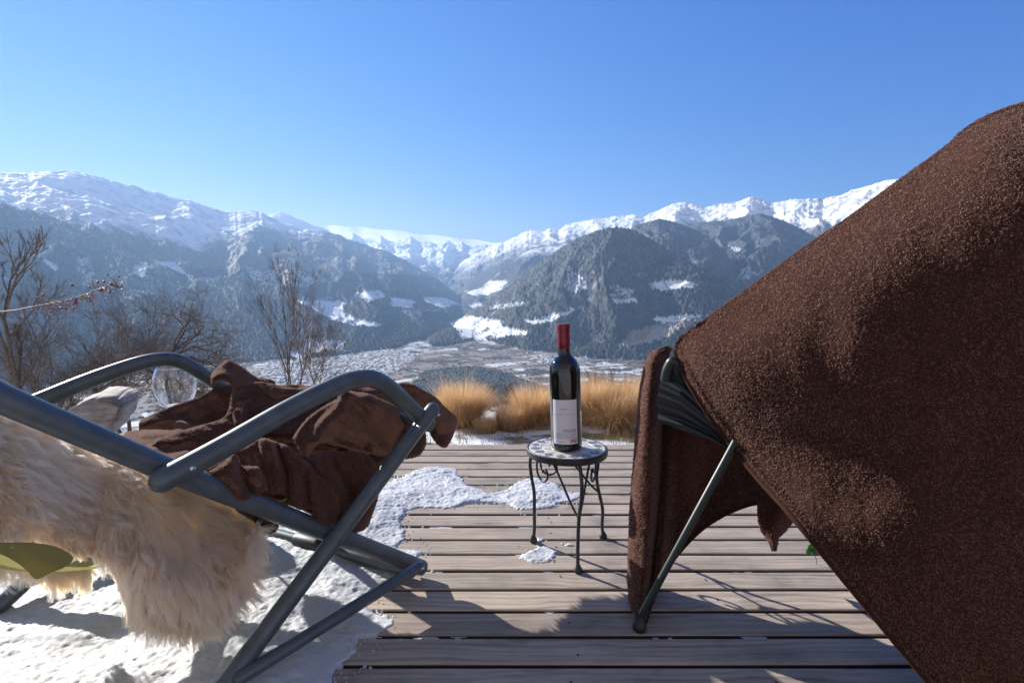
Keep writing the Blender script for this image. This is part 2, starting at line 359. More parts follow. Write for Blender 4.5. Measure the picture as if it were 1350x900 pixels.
fld = np.where(fsnow[..., None], SN * .92, fld); fld = np.where(hedge[..., None], np.array([.055, .052, .045]) * (1 + speck[..., None]), fld)
TOWN = [(360,468),(400,462),(470,458),(535,462),(548,472),(520,492),(470,500),(380,520),(330,520)]
tw = inpoly(jx, jy, TOWN) | (inpoly(jx, jy, [(690,470),(760,466),(780,474),(720,482)]) )
bh = hash01(np.floor(X / 17) + 5, np.floor(Y / 17)); 
tcol = np.where((bh < .30)[..., None], SN * .95, np.where((bh < .4)[..., None], np.array([.34, .27, .24]), np.where((bh < .66)[..., None], np.array([.10, .10, .09]), np.array([.22, .21, .20]))))
fld = np.where(tw[..., None], tcol * .72, fld * .80)
def roadmask(a, b, wd):
    ax, ay = a; bx, by = b; dx, dy = bx - ax, by - ay; L2 = dx * dx + dy * dy
    t = np.clip(((PX - ax) * dx + (PY - ay) * dy) / L2, 0, 1)
    return np.hypot(PX - ax - t * dx, PY - ay - t * dy) < wd
rd = (roadmask((505, 498), (548, 452), .9) | roadmask((548, 452), (575, 440), .6))
base = np.where(vf[..., None], fld, base)
tan = inpoly(jx, jy, [(833,438),(887,424),(922,424),(869,451),(815,460)]) & far
base = np.where(tan[..., None], np.array([.30, .25, .20]) * (.7 + .5 * rows[..., None]), base)
base = np.where((rd & vf)[..., None], np.array([.42, .42, .42]), base)
snow = np.where(vf, snow * 0 + np.where(np.any(np.stack([inpoly(jx, jy, MEADOW[k]) for k in (4, 5, 15)]), 0), .9, 0) * (~hedge), snow)
snow = np.where(tan, .25 * (hs2 < .4), snow)
knl = inpoly(PX + 10 * n2, PY + 2.0 * n2, [(545,502),(560,489),(590,484),(632,484),(664,491),(690,500),(720,512),(740,530),(690,560),(560,560),(530,530)]) & (mi <= 0) & (R > 1500)
base = np.where(knl[..., None], np.array([.050, .062, .058]) * (.7 + .7 * speck[..., None]), base); snow = np.where(knl, 0, snow)
tot = np.clip(np.maximum(snow, dust * (~vf) * (~knl)), 0, 1)[..., None]
col = base * (1 - tot) + SN * tot
# own hillside: winter grass with old snow
gs = sstep(-.05, .12, fbm(X / .7 + 4, Y / .35, 4, .6) + .12 - .25 * sstep(9, 60, R) )
ng = np.stack([.30 + .08 * n4, .23 + .06 * n4, .13 + .03 * n4], -1) * (.7 + .5 * hash01(np.floor(X * 60), np.floor(Y * 60)))[..., None]
ncol = ng * (1 - gs[..., None]) + SN * gs[..., None]
col = np.where((mi == -1)[..., None], ncol, col)
# crowns stand up from the ground: jitter forest heights
tree_h = (isfor * (~vf) + .4 * knl) * (hash01(np.floor(X / 13) + 3, np.floor(Y / 13)) ** 1.5) * 30 * np.clip(6500 / R, .35, 1)
Z = Z + np.where((mi > 0) | knl, tree_h, 0) + np.where(tw & vf, (bh < .4) * 8, 0) + np.where(hedge & vf & ~tw & far, 9 * speck, 0)
V = np.stack([X, Y, Z], -1).reshape(-1, 3)
Fq = grid_faces(NA, NR)
mterr, n, b = nt('hillside_and_snow')
at = N(n, 'ShaderNodeAttribute', attribute_name='albedo'); n.links.new(at.outputs['Color'], b.inputs['Base Color'])
b.inputs['Roughness'].default_value = .85; b.inputs['Specular IOR Level'].default_value = .15
def split(name, sel_face, smooth=True):
    fi = Fq[sel_face]; used, inv = np.unique(fi.ravel(), return_inverse=True)
    me = mesh_np(name, V[used], inv.reshape(-1, 4)[:, ::-1]); set_attr(me, 'albedo', np.concatenate([col.reshape(-1, 3)[used], np.ones((len(used), 1))], 1), 'FLOAT_COLOR')
    o = link(name, me, mterr, None, smooth); o['kind'] = 'structure'; return o
fm = MID.reshape(-1)[Fq[:, 0]]
split('hillside', fm == -1); split('valley_floor', (fm == 0) | (fm == 11) | (fm == 10) | (fm == 12)); 
for nm_, ids in (('mountain', (1, 2)), ('mountain', (3, 4)), ('mountain', (5, 6)), ('mountain', (7, 8)), ('mountain', (9,))):
    split(nm_, np.isin(fm, ids))
# low cloud bank beyond the far range
cme = MB()
cl = [(395,303),(420,298),(450,298),(480,300),(520,304),(560,309),(600,313),(640,318),(668,322)]
cp = [P(a, c, 42000) for a, c in cl]
ringsn = 24; vs = []
pp = catmull(cp, 10); m_ = len(pp)
for i, p in enumerate(pp):
    e = min(1, min(i, m_ - 1 - i) / 14 + .02) ** .5
    hgt = 1000 * e; dep = 2500 * e
    for k in range(ringsn):
        t = k / (ringsn - 1); lump = 1 + .25 * math.sin(i * .35 + 5 * t) + .15 * math.sin(i * .9 + 9 * t)
        vs.append(p + Vector((0, -520 * e * math.sin(math.pi * t) * lump, -2200 * (1 - t) + 40 * math.sin(i * .5) * t)))
fs = [(i * ringsn + k, i * ringsn + k + 1, (i + 1) * ringsn + k + 1, (i + 1) * ringsn + k) for i in range(m_ - 1) for k in range(ringsn - 1)]
cme.mesh(vs, fs)
mc, n, b = nt('cloud'); b.inputs['Base Color'].default_value = (.9, .92, .95, 1); b.inputs['Roughness'].default_value = 1
tr = N(n, 'ShaderNodeBsdfTranslucent'); tr.inputs[0].default_value = (.95, .95, .97, 1)
ms = N(n, 'ShaderNodeMixShader'); ms.inputs[0].default_value = .92
n.links.new(b.outputs[0], ms.inputs[1]); n.links.new(tr.outputs[0], ms.inputs[2]); n.links.new(ms.outputs[0], n.nodes['Material Output'].inputs['Surface'])
co = cme.build('cloud', mc); co['kind'] = 'structure'
# ------------------------------------------------------------------ haze
hz = MB(); hz.box((0, 8000, 1250), (64000, 44000, 3900)); 
mh = bpy.data.materials.new('haze'); mh.use_nodes = True; n = mh.node_tree; n.nodes.clear()
pv = N(n, 'ShaderNodeVolumePrincipled'); pv.inputs['Color'].default_value = (.38, .62, 1.0, 1); pv.inputs['Density'].default_value = 3.9e-5; pv.inputs['Anisotropy'].default_value = .28
out = N(n, 'ShaderNodeOutputMaterial'); n.links.new(pv.outputs[0], out.inputs['Volume'])
ho = hz.build('haze', mh, smooth=False); ho['kind'] = 'stuff'
# ================================================================== deck
DECK_FAR = G(675, 583).y
def ydep(py): return G(675, py).y
SEAM0 = ydep(838.5); PITCHB = (ydep(592.5) - ydep(875.0)) / 16.0
GAP = .011; TH = .027
rngd = random.Random(5)
seams = []
k = int((SEAM0 + 1.2) / PITCHB)
y = SEAM0 - k * PITCHB
while y < DECK_FAR + .001: seams.append(y); y += PITCHB
V_, F_, at_, mi_ = [], [], [], []
DX0, DX1 = -3.4, 3.6
def board(y0, y1, x0, x1, zt, rnd):
    prof = [(y0, -TH), (y0, zt - .0035), (y0 + .001, zt - .001), (y0 + .0035, zt), (y1 - .0035, zt), (y1 - .001, zt - .001), (y1, zt - .0035), (y1, -TH)]
    xs = np.linspace(x0, x1, 15); base = len(V_); sag = [rngd.uniform(-.0007, .0007) for _ in xs]; wig = [rngd.uniform(-.0008, .0008) for _ in xs]
    for i, x in enumerate(xs):
        for (yy, zz) in prof: V_.append((x, yy + wig[i], zz + sag[i])); at_.append(rnd)
    n = len(prof)
    for i in range(len(xs) - 1):
        for j in range(n):
            a = base + i * n + j; b = base + i * n + (j + 1) % n
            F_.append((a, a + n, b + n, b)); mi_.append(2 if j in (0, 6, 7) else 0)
    F_.append(tuple(base + j for j in range(n))); mi_.append(0); F_.append(tuple(base + (len(xs) - 1) * n + j for j in reversed(range(n)))); mi_.append(0)
edges = seams + [DECK_FAR]
JOIST = [-2.6, -1.95, -1.3, -.62, .115, .47, 1.02, 1.6, 2.2, 2.9]
boards = []
for i in range(len(edges) - 1):
    y0 = edges[i] + GAP / 2; y1 = edges[i + 1] - GAP / 2
    if y1 - y0 < .02: continue
    zt = rngd.uniform(-.0012, .0012)
    xj = [-2.2, 2.4, 1.2, -1.4, 3.0][i % 5] + rngd.uniform(-.3, .3)
    board(y0, y1, DX0 + rngd.uniform(-.03, .03), xj - .002, zt, rngd.random()); board(y0, y1, xj + .002, DX1 + rngd.uniform(-.03, .03), zt, rngd.random())
    boards.append((y0, y1, zt))
# sunk screw holes: dark dished discs
for (y0, y1, zt) in boards:
    for jx in JOIST:
        for fr in ((.5,) if rngd.random() < .6 else (.3, .72)):
            if rngd.random() < .5: continue
            c = (jx + rngd.uniform(-.012, .012), y0 + fr * (y1 - y0)); base = len(V_)
            V_.append((c[0], c[1], zt + .0004)); at_.append(0)
            for q in range(10):
                V_.append((c[0] + .0028 * math.cos(q * .628), c[1] + .0028 * math.sin(q * .628), zt + .0011)); at_.append(0)
            for q in range(10): F_.append((base, base + 1 + q, base + 1 + (q + 1) % 10)); mi_.append(1)
me = bpy.data.meshes.new('deck'); me.from_pydata(V_, [], F_); set_attr(me, 'board', at_)
me.polygons.foreach_set('material_index', np.array(mi_, np.int32))
md, n, b = nt('weathered_decking')
tc = N(n, 'ShaderNodeTexCoord'); ab = N(n, 'ShaderNodeAttribute', attribute_name='board')
off = N(n, 'ShaderNodeCombineXYZ'); mu = N(n, 'ShaderNodeMath', operation='MULTIPLY'); mu.inputs[1].default_value = 37.0
n.links.new(ab.outputs['Fac'], mu.inputs[0]); n.links.new(mu.outputs[0], off.inputs[0]); n.links.new(mu.outputs[0], off.inputs[2])
va = N(n, 'ShaderNodeVectorMath', operation='ADD'); n.links.new(tc.outputs['Object'], va.inputs[0]); n.links.new(off.outputs[0], va.inputs[1])
mp = N(n, 'ShaderNodeMapping'); mp.inputs['Scale'].default_value = (2.2, 60, 60); n.links.new(va.outputs[0], mp.inputs[0])
warp = noise_tex(n, 3.5, 3, .5, va.outputs[0]); wv = N(n, 'ShaderNodeVectorMath', operation='MULTIPLY_ADD'); wv.inputs[1].default_value = (0, 3.2, 3.2)
n.links.new(warp.outputs['Color'], wv.inputs[0]); n.links.new(mp.outputs[0], wv.inputs[2])
g1 = noise_tex(n, 1.0, 6, .65, wv.outputs[0])
mp2 = N(n, 'ShaderNodeMapping'); mp2.inputs['Scale'].default_value = (6, 260, 260); n.links.new(va.outputs[0], mp2.inputs[0])
g2 = noise_tex(n, 1.0, 3, .6, mp2.outputs[0])
wav = N(n, 'ShaderNodeTexWave', wave_type='BANDS', bands_direction='Y'); wav.inputs['Scale'].default_value = .32; wav.inputs['Distortion'].default_value = 7; wav.inputs['Detail'].default_value = 3; wav.inputs['Detail Scale'].default_value = .8
n.links.new(wv.outputs[0], wav.inputs['Vector'])
big = noise_tex(n, 5, 4, .6, va.outputs[0])
r1 = ramp(n, [(.30, (.19, .16, .135)), (.45, (.36, .315, .275)), (.58, (.48, .425, .375)), (.80, (.60, .545, .49))])
mx = N(n, 'ShaderNodeMath', operation='MULTIPLY_ADD'); mx.inputs[1].default_value = .10; n.links.new(wav.outputs['Fac'], mx.inputs[0])
m3 = N(n, 'ShaderNodeMath', operation='MULTIPLY_ADD'); m3.inputs[1].default_value = .64; n.links.new(g1.outputs['Fac'], m3.inputs[0])
m4 = N(n, 'ShaderNodeMath', operation='MULTIPLY'); m4.inputs[1].default_value = .34; n.links.new(g2.outputs['Fac'], m4.inputs[0])
n.links.new(m4.outputs[0], m3.inputs[2]); n.links.new(m3.outputs[0], mx.inputs[2]); n.links.new(mx.outputs[0], r1.inputs[0])
tint = ramp(n, [(0, (.70, .66, .62)), (.3, (.98, .93, .88)), (.6, (.80, .78, .75)), (1, (1.08, 1.02, .96))]); n.links.new(ab.outputs['Fac'], tint.inputs[0])
mm = N(n, 'ShaderNodeMix', data_type='RGBA', blend_type='MULTIPLY'); mm.inputs['Factor'].default_value = 1
n.links.new(r1.outputs[0], mm.inputs['A']); n.links.new(tint.outputs[0], mm.inputs['B'])
rb2 = ramp(n, [(.30, (.60, .58, .58)), (.45, (.90, .88, .87)), (.68, (1.08, 1.04, 1.0))]); n.links.new(big.outputs['Fac'], rb2.inputs[0])
mm2 = N(n, 'ShaderNodeMix', data_type='RGBA', blend_type='MULTIPLY'); mm2.inputs['Factor'].default_value = 1
n.links.new(mm.outputs['Result'], mm2.inputs['A']); n.links.new(rb2.outputs[0], mm2.inputs['B']); vk = N(n, 'ShaderNodeMapping'); vk.inputs['Scale'].default_value = (2.4, 11.0, .01); n.links.new(va.outputs[0], vk.inputs[0])
vo = N(n, 'ShaderNodeTexVoronoi'); vo.inputs['Scale'].default_value = 1.0; n.links.new(vk.outputs[0], vo.inputs['Vector'])
rk_ = ramp(n, [(.0, (.16, .13, .12)), (.035, (.32, .27, .25)), (.055, (.85, .80, .78)), (.10, (.62, .58, .56)), (.14, (1, 1, 1))]); n.links.new(vo.outputs['Distance'], rk_.inputs[0])
mm3 = N(n, 'ShaderNodeMix', data_type='RGBA', blend_type='MULTIPLY'); mm3.inputs['Factor'].default_value = .8
n.links.new(mm2.outputs['Result'], mm3.inputs['A']); n.links.new(rk_.outputs[0], mm3.inputs['B']); n.links.new(mm3.outputs['Result'], b.inputs['Base Color'])
b.inputs['Roughness'].default_value = .62; b.inputs['Specular IOR Level'].default_value = .35
bump(n, b, m3.outputs[0], .5, .002)
mk, n2_, b2_ = nt('dark_hole'); b2_.inputs['Base Color'].default_value = (.02, .018, .016, 1)
mke, n3_, b3_ = nt('gap_shade_edge'); b3_.inputs['Base Color'].default_value = (.035, .030, .027, 1); b3_.inputs['Roughness'].default_value = .95  # gap shade painted as a near-black colour on the board sides
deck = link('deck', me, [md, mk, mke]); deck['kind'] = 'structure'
# joists below, so the gaps stay dark
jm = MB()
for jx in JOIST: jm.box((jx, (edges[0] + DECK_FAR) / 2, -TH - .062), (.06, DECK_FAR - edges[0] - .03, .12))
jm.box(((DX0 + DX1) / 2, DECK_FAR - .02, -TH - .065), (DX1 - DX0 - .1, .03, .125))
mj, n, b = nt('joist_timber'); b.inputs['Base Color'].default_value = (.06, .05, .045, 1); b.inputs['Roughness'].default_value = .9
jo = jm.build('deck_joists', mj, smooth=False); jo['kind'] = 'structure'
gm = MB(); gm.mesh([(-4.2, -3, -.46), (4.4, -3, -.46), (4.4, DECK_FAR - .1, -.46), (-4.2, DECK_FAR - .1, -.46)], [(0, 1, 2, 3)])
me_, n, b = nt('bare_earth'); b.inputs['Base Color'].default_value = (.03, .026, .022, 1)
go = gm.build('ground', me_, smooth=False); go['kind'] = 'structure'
# ================================================================== snow lying on the boards
SNOWPX = [(423,915),(438,885),(464,862),(472,841),(502,838),(521,821),(500,806),(481,802),(478,790),(500,772),(528,756),(545,742),(556,729),(521,722),(532,711),(528,690),(532,673),(551,669),(596,671),(627,662),(664,664),(695,673),(725,669),(755,659),(774,649),(747,650),(729,635),(702,630),(687,635),(664,647),(642,652),(619,641),(602,630),(600,618),(566,615),(547,622),(500,640),(440,636),(380,610),(250,604),(0,600),(-500,600),(-1200,640),(-900,1000),(-300,1300),(350,1300)]
SNOWP2 = [(684,736),(698,727),(712,721),(724,722),(737,728),(726,739),(702,742)]
SNOWP3 = [(744,717),(752,715),(757,718),(749,721)]
SNOWP4 = [(703,710),(712,708),(717,713),(709,716)]
gx = np.arange(-2.3, .62, .004); gy = np.arange(.42, 2.25, .004)
GX, GY = np.meshgrid(gx, gy, indexing='ij')
m = np.zeros(GX.shape)
jX = GX + .032 * fbm(GX * 13, GY * 13, 5, .7) + .010 * perlin(GX * 90, GY * 90); jY = GY + .024 * fbm(GX * 16 + 5, GY * 16 + 3, 4, .65) + .008 * perlin(GX * 90 + 7, GY * 90)
for q in (SNOWPX, SNOWP2, SNOWP3, SNOWP4):
    m = np.maximum(m, inpoly(jX, jY, [(G(a, c).x, G(a, c).y) for a, c in q]).astype(float))
def blur(a, r):
    for ax in (0, 1):
        for _ in range(2):
            p = np.pad(a, [(r + 1, r) if i == ax else (0, 0) for i in (0, 1)], mode='edge'); c = np.cumsum(p, axis=ax)
            a = (np.take(c, range(2 * r + 1, c.shape[ax]), ax) - np.take(c, range(0, c.shape[ax] - 2 * r - 1), ax)) / (2 * r + 1)
    return a
soft = blur(m, 3); wide = blur(m, 14); vwide = blur(m, 45)
thin = fbm(GX * 7 + 2, GY * 9, 4, .6)
lump = fbm(GX * 28, GY * 28, 3, .6); grain = perlin(GX * 110, GY * 110) + .6 * perlin(GX * 210, GY * 210)
H_ = -.0052 + (.0085 + .006 * thin) * sstep(.25, .75, soft) + .005 * sstep(.45, 1, wide) + .016 * sstep(.6, 1, vwide) + .0030 * lump * soft + .0017 * grain * sstep(.2, .7, soft) + .004 * thin
H_ = np.where(m > 0, np.maximum(H_, .0012 + .0022 * hash01(np.floor(GX * 125), np.floor(GY * 125))), H_)
# footprints and hollows in the trodden snow
for (fx_, fy_, rr_) in [(-.62, .83, .05), (-.80, 1.0, .06), (-.5, 1.25, .05), (-1.0, .8, .05)]:
    H_ -= .009 * np.exp(-((GX - fx_) ** 2 + (GY - fy_) ** 2 * .5) / rr_ ** 2)
H_ = np.where((m > 0) & (H_ < .0012), .0012, H_)
# strewn loose grains round the edge
loose = (hash01(np.round(GX / .004) + 9, np.round(GY / .004)) < .06 * sstep(.02, .5, wide)) & (m == 0)
H_ = np.where(loose, .002 + .002 * hash01(np.round(GX / .004), np.round(GY / .004) + 4), H_)
fq = grid_faces(len(gx), len(gy)); hz_ = H_.reshape(-1); keep = (hz_[fq].max(1) > -.004)
fq = fq[keep]; used, inv = np.unique(fq.ravel(), return_inverse=True)
Vs = np.stack([GX, GY, H_], -1).reshape(-1, 3)[used]
me = mesh_np('snow', Vs, inv.reshape(-1, 4))
msn, n, b = nt('granular_snow'); b.inputs['Base Color'].default_value = (.56, .575, .61, 1); b.inputs['Roughness'].default_value = .55
b.inputs['Subsurface Weight'].default_value = .25; b.inputs['Subsurface Radius'].default_value = (.01, .012, .016); b.inputs['Subsurface Scale'].default_value = .5
tc = N(n, 'ShaderNodeTexCoord'); t1 = noise_tex(n, 260, 4, .7, tc.outputs['Object']); bump(n, b, t1.outputs['Fac'], .55, .003)
sn = link('snow', me, msn, None, True); sn['kind'] = 'stuff'; sn['label'] = 'granular old snow lying over the deck boards'; sn['category'] = 'snow'
# ================================================================== fleece cloth
def fleece(name, dark, pale_tone, sheen=.5, thru=.3):
    m, n, b = nt(name)
    tc = N(n, 'ShaderNodeTexCoord'); t1 = noise_tex(n, 420, 3, .6, tc.outputs['Object']); t2 = noise_tex(n, 28, 4, .6, tc.outputs['Object'])
    r1 = ramp(n, [(.38, dark), (.68, pale_tone)]); n.links.new(t1.outputs['Fac'], r1.inputs[0])  # fine noise mixes a dark and a paler brown at random
    r2 = ramp(n, [(.3, (.78, .76, .74)), (.7, (1.1, 1.08, 1.06))]); n.links.new(t2.outputs['Fac'], r2.inputs[0])
    mm = N(n, 'ShaderNodeMix', data_type='RGBA', blend_type='MULTIPLY'); mm.inputs['Factor'].default_value = 1
    n.links.new(r1.outputs[0], mm.inputs['A']); n.links.new(r2.outputs[0], mm.inputs['B']); n.links.new(mm.outputs['Result'], b.inputs['Base Color'])
    b.inputs['Roughness'].default_value = .95; b.inputs['Specular IOR Level'].default_value = .1
    b.inputs['Sheen Weight'].default_value = sheen; b.inputs['Sheen Roughness'].default_value = .38; b.inputs['Sheen Tint'].default_value = (.60, .37, .29, 1)
    t3 = noise_tex(n, 270, 2, .7, tc.outputs['Object']); t4 = noise_tex(n, 130, 3, .6, tc.outputs['Object'])
    ad = N(n, 'ShaderNodeMath', operation='MULTIPLY_ADD'); ad.inputs[1].default_value = .8; n.links.new(t4.outputs['Fac'], ad.inputs[0]); n.links.new(t3.outputs['Fac'], ad.inputs[2])
    bump(n, b, ad.outputs[0], 0.5, .003)
    tl = N(n, 'ShaderNodeBsdfTranslucent'); tl.inputs[0].default_value = (.20, .105, .078, 1); mt = N(n, 'ShaderNodeMixShader'); mt.inputs[0].default_value = thru
    n.links.new(b.outputs[0], mt.inputs[1]); n.links.new(tl.outputs[0], mt.inputs[2]); n.links.new(mt.outputs[0], n.nodes['Material Output'].inputs['Surface'])
    return m
mfl = fleece('brown_fleece', (.045, .019, .014), (.080, .036, .027), .25)

mfl_thick = fleece('brown_fleece_heap', (.060, .029, .022), (.120, .062, .048), .35, .06)
mpile, n, b = nt('brown_fleece_pile'); at = N(n, 'ShaderNodeAttribute', attribute_name='tone'); r1 = ramp(n, [(0, (.125, .066, .049)), (.5, (.33, .188, .146)), (1, (.52, .34, .28))]); n.links.new(at.outputs['Fac'], r1.inputs[0]); n.links.new(r1.outputs[0], b.inputs['Base Color'])
b.inputs['Roughness'].default_value = .55; b.inputs['Specular IOR Level'].default_value = .4
tr = N(n, 'ShaderNodeBsdfTranslucent'); n.links.new(r1.outputs[0], tr.inputs[0]); ms = N(n, 'ShaderNodeMixShader'); ms.inputs[0].default_value = .48
n.links.new(b.outputs[0], ms.inputs[1]); n.links.new(tr.outputs[0], ms.inputs[2]); n.links.new(ms.outputs[0], n.nodes['Material Output'].inputs['Surface'])
rp = np.random.default_rng(77)
def pile_on(parent, V_, Q_, count, length=.0040, width=.0011, outward=None, name='pile'):
    """short fibres standing on a cloth surface; outward: unit vector or None (towards the eye)"""
    V_ = np.asarray(V_, np.float64); Q_ = np.asarray(Q_); p = V_[Q_]; cr = np.cross(p[:, 2] - p[:, 0], p[:, 3] - p[:, 1]); ar = np.linalg.norm(cr, axis=1); nr_ = cr / np.maximum(ar[:, None], 1e-12)
    ref = np.array(EYE)[None] - p.mean(1); sgn = np.sign(np.sum((nr_ * ref).sum(1) * ar)); nr_ = nr_ * sgn
    k = rp.choice(len(Q_), count, p=ar / ar.sum()); u, v = rp.uniform(0, 1, (2, count, 1)); q = p[k]
    b0 = q[:, 0] * (1 - u) * (1 - v) + q[:, 1] * u * (1 - v) + q[:, 2] * u * v + q[:, 3] * (1 - u) * v; nn = nr_[k]
    cell = np.floor(b0 * 170).astype(np.int64); ch = hash01(cell[:, 0] * 7 + cell[:, 2] * 31, cell[:, 1] * 13 + cell[:, 2]); ch2 = hash01(cell[:, 2] * 5 + 3, cell[:, 0] * 11 + cell[:, 1])
    lean = np.stack([np.cos(ch * 6.28), np.sin(ch * 6.28), ch2 * 2 - 1], -1)
    d = nn * .75 + .62 * rp.normal(size=(count, 3)) * .6 + .50 * lean; d /= np.linalg.norm(d, axis=1, keepdims=True)
    L = length * rp.uniform(.55, 1.25, count)[:, None] * (.75 + .5 * ch2[:, None]); w_ = np.cross(d, rp.normal(size=(count, 3))); w_ /= np.linalg.norm(w_, axis=1, keepdims=True); w_ *= width * .5
    b0 = b0 - nn * .0006; c = b0 + d * L * .6; e = b0 + d * L - np.array([0, 0, 1.])[None] * L * .12
    Vv = np.stack([b0 - w_, b0 + w_, c - w_ * .85, c + w_ * .85, e - w_ * .35, e + w_ * .35], 1).reshape(-1, 3); bs = np.arange(count)[:, None] * 6
    fs = np.concatenate([bs + np.array([[0, 1, 3, 2]]), bs + np.array([[2, 3, 5, 4]])], 1).reshape(-1, 4)
    me = mesh_np(name, Vv, fs); tn = np.clip(.46 + .14 * (ch - .5) + .09 * rp.normal(size=count), 0, 1); set_attr(me, 'tone', np.repeat(tn, 6)); o = link(name, me, mpile, parent, False); return o

def face_eye(V_, Q_):
    """wind the faces so that the cloth's outside is the side seen from the terrace"""
    V_ = np.asarray(V_, np.float64); p = V_[Q_]; cr = np.cross(p[:, 2] - p[:, 0], p[:, 3] - p[:, 1])
    return Q_ if ((np.array(EYE)[None] - p.mean(1)) * cr).sum() > 0 else Q_[:, ::-1]
# ================================================================== reclining chair on the left
mtube, n, b = nt('grey_blue_steel_tube'); b.inputs['Base Color'].default_value = (.050, .068, .080, 1); b.inputs['Roughness'].default_value = .36; b.inputs['Metallic'].default_value = .15; b.inputs['Specular IOR Level'].default_value = .55
tc = N(n, 'ShaderNodeTexCoord'); t1 = noise_tex(n, 30, 5, .6, tc.outputs['Object']); r1 = ramp(n, [(.35, (.070, .090, .104)), (.7, (.105, .128, .142))]); n.links.new(t1.outputs['Fac'], r1.inputs[0]); n.links.new(r1.outputs[0], b.inputs['Base Color'])
t2 = noise_tex(n, 9, 5, .65, tc.outputs['Object']); r2 = ramp(n, [(.3, (.28,) * 3), (.75, (.52,) * 3)]); n.links.new(t2.outputs['Fac'], r2.inputs[0]); n.links.new(r2.outputs[0], b.inputs['Roughness'])
t3 = noise_tex(n, 900, 2, .5, tc.outputs['Object']); bump(n, b, t3.outputs['Fac'], .12, .0006)
mbolt, n, b = nt('bright_rivet'); b.inputs['Base Color'].default_value = (.6, .6, .6, 1); b.inputs['Metallic'].default_value = 1; b.inputs['Roughness'].default_value = .25
mplast, n, b = nt('black_plastic'); b.inputs['Base Color'].default_value = (.02, .022, .024, 1); b.inputs['Roughness'].default_value = .45
msling, n, b = nt('olive_sling_fabric'); b.inputs['Base Color'].default_value = (.29, .265, .09, 1); b.inputs['Roughness'].default_value = .85
tc = N(n, 'ShaderNodeTexCoord'); t1 = N(n, 'ShaderNodeTexChecker'); t1.inputs['Scale'].default_value = 700; n.links.new(tc.outputs['Object'], t1.inputs[0]); bump(n, b, t1.outputs['Fac'], .2, .0006)
tr = N(n, 'ShaderNodeBsdfTranslucent'); tr.inputs[0].default_value = (.40, .36, .12, 1); ms = N(n, 'ShaderNodeMixShader'); ms.inputs[0].default_value = .3
n.links.new(b.outputs[0], ms.inputs[1]); n.links.new(tr.outputs[0], ms.inputs[2]); n.links.new(ms.outputs[0], n.nodes['Material Output'].inputs['Surface'])
TR = .0185
fA = G(558, 757); fB = G(282, 915)
uD = (fB - fA); uD.z = 0; uD.normalize()                    # along the chair side, pointing back
nS = Vector((-uD.y, uD.x, 0)); nS = nS if nS.y < 0 else -nS  # outward, to the camera
Wv = Vector((-.9, .43, 0)).normalized() * .60
def side(px, py, off=0.0): return onplane(px, py, fA + nS * off, nS)
chair = empty('reclining_chair', (fA + fB + Wv) / 2 * 1.0)
tag(chair, 'grey steel reclining chair with curved arms, standing in snow under a heaped blanket', 'chair', 'folding reclining chairs on the deck')
railP = [side(-260, 392), side(0, 524), side(228, 622), side(400, 689), side(556, 748)]
armO, legO, strO = .036, .036, .044
armP = catmull([side(214, 633, armO), side(300, 586, armO), side(380, 540, armO), side(440, 510, armO), side(470, 500, armO), side(494, 500, armO), side(518, 515, armO), side(545, 541, armO - .012), side(566, 560, armO - .02)], 8)
legT = side(570, 540, legO); legB_ = side(284, 913, legO); legB_.z = .02
legP = [legT, legB_]
str0 = side(552, 747, strO + .012); str1 = side(316, 893, strO + .012)
for far in (0, 1):
    Q = (lambda p: p + Wv - nS * (2 * 0)) if far else (lambda p: p)
    def O(p, off): return p + Wv - nS * (2 * off) if far else p
    m = MB(); m.tube([Q(p) for p in railP], TR, 20); m.build('side_rail', mtube, chair, autosmooth=50)
    # rounded arm end plus arm
    m = MB(); a0 = (armP[0] - armP[1]).normalized()
    pts = [O(armP[0] + a0 * TR * .95, armO), O(armP[0] + a0 * TR * .75, armO), O(armP[0] + a0 * TR * .4, armO)] + [O(p, armO) for p in armP]
    m.tube(pts, [.006, .0125, .0168] + [TR] * len(armP), 20); arm = m.build('armrest', mtube, chair, autosmooth=50)
    m = MB(); bp = side(247, 614, armO); 
    m.tube([O(bp + nS * (TR * .86), armO) + (Vector() if not far else -nS * (2 * TR * .86)), O(bp + nS * (TR + .003), armO) + (Vector() if not far else -nS * (2 * (TR + .003)))], [.0055, .004], 14); m.build('rivet', mbolt, arm)
    lt_ = O(legP[0], legO); lf_ = G(-16, 812, .02) if far else legP[1]; m = MB(); d0 = (lt_ - lf_).normalized()
    m.tube([lt_ + d0 * .016, lt_ + d0 * .012, lt_ + d0 * .006, lt_ - d0 * .004, lf_], [.006, .0125, .0165, TR - .0015, TR - .0015], 20); leg = m.build('leg', mtube, chair, autosmooth=50)
    sgn = -1 if far else 1
    for (a_, c_) in ((571, 545), (545, 561)):
        m = MB(); bp = side(a_, c_, legO); m.tube([O(bp, legO) + nS * sgn * (TR * .8), O(bp, legO) + nS * sgn * (TR + .002)], [.0045, .0032], 12); m.build('rivet', mbolt, leg)
    s0_ = O(str0, strO + .012); s1_ = (lf_ + (lt_ - lf_) * .085 - nS * .02) if far else str1; m = MB(); dd = (s1_ - s0_).normalized()
    m.tube([s0_ - dd * .012, s0_, s1_, s1_ + dd * .01], [.008, .0125, .0125, .008], 16); st = m.build('stretcher', mtube, chair, autosmooth=50)
    m = MB(); bp = O(str0, strO + .012); m.tube([bp + nS * sgn * .010, bp + nS * sgn * .0145], [.0048, .0035], 12); m.build('rivet', mbolt, st)
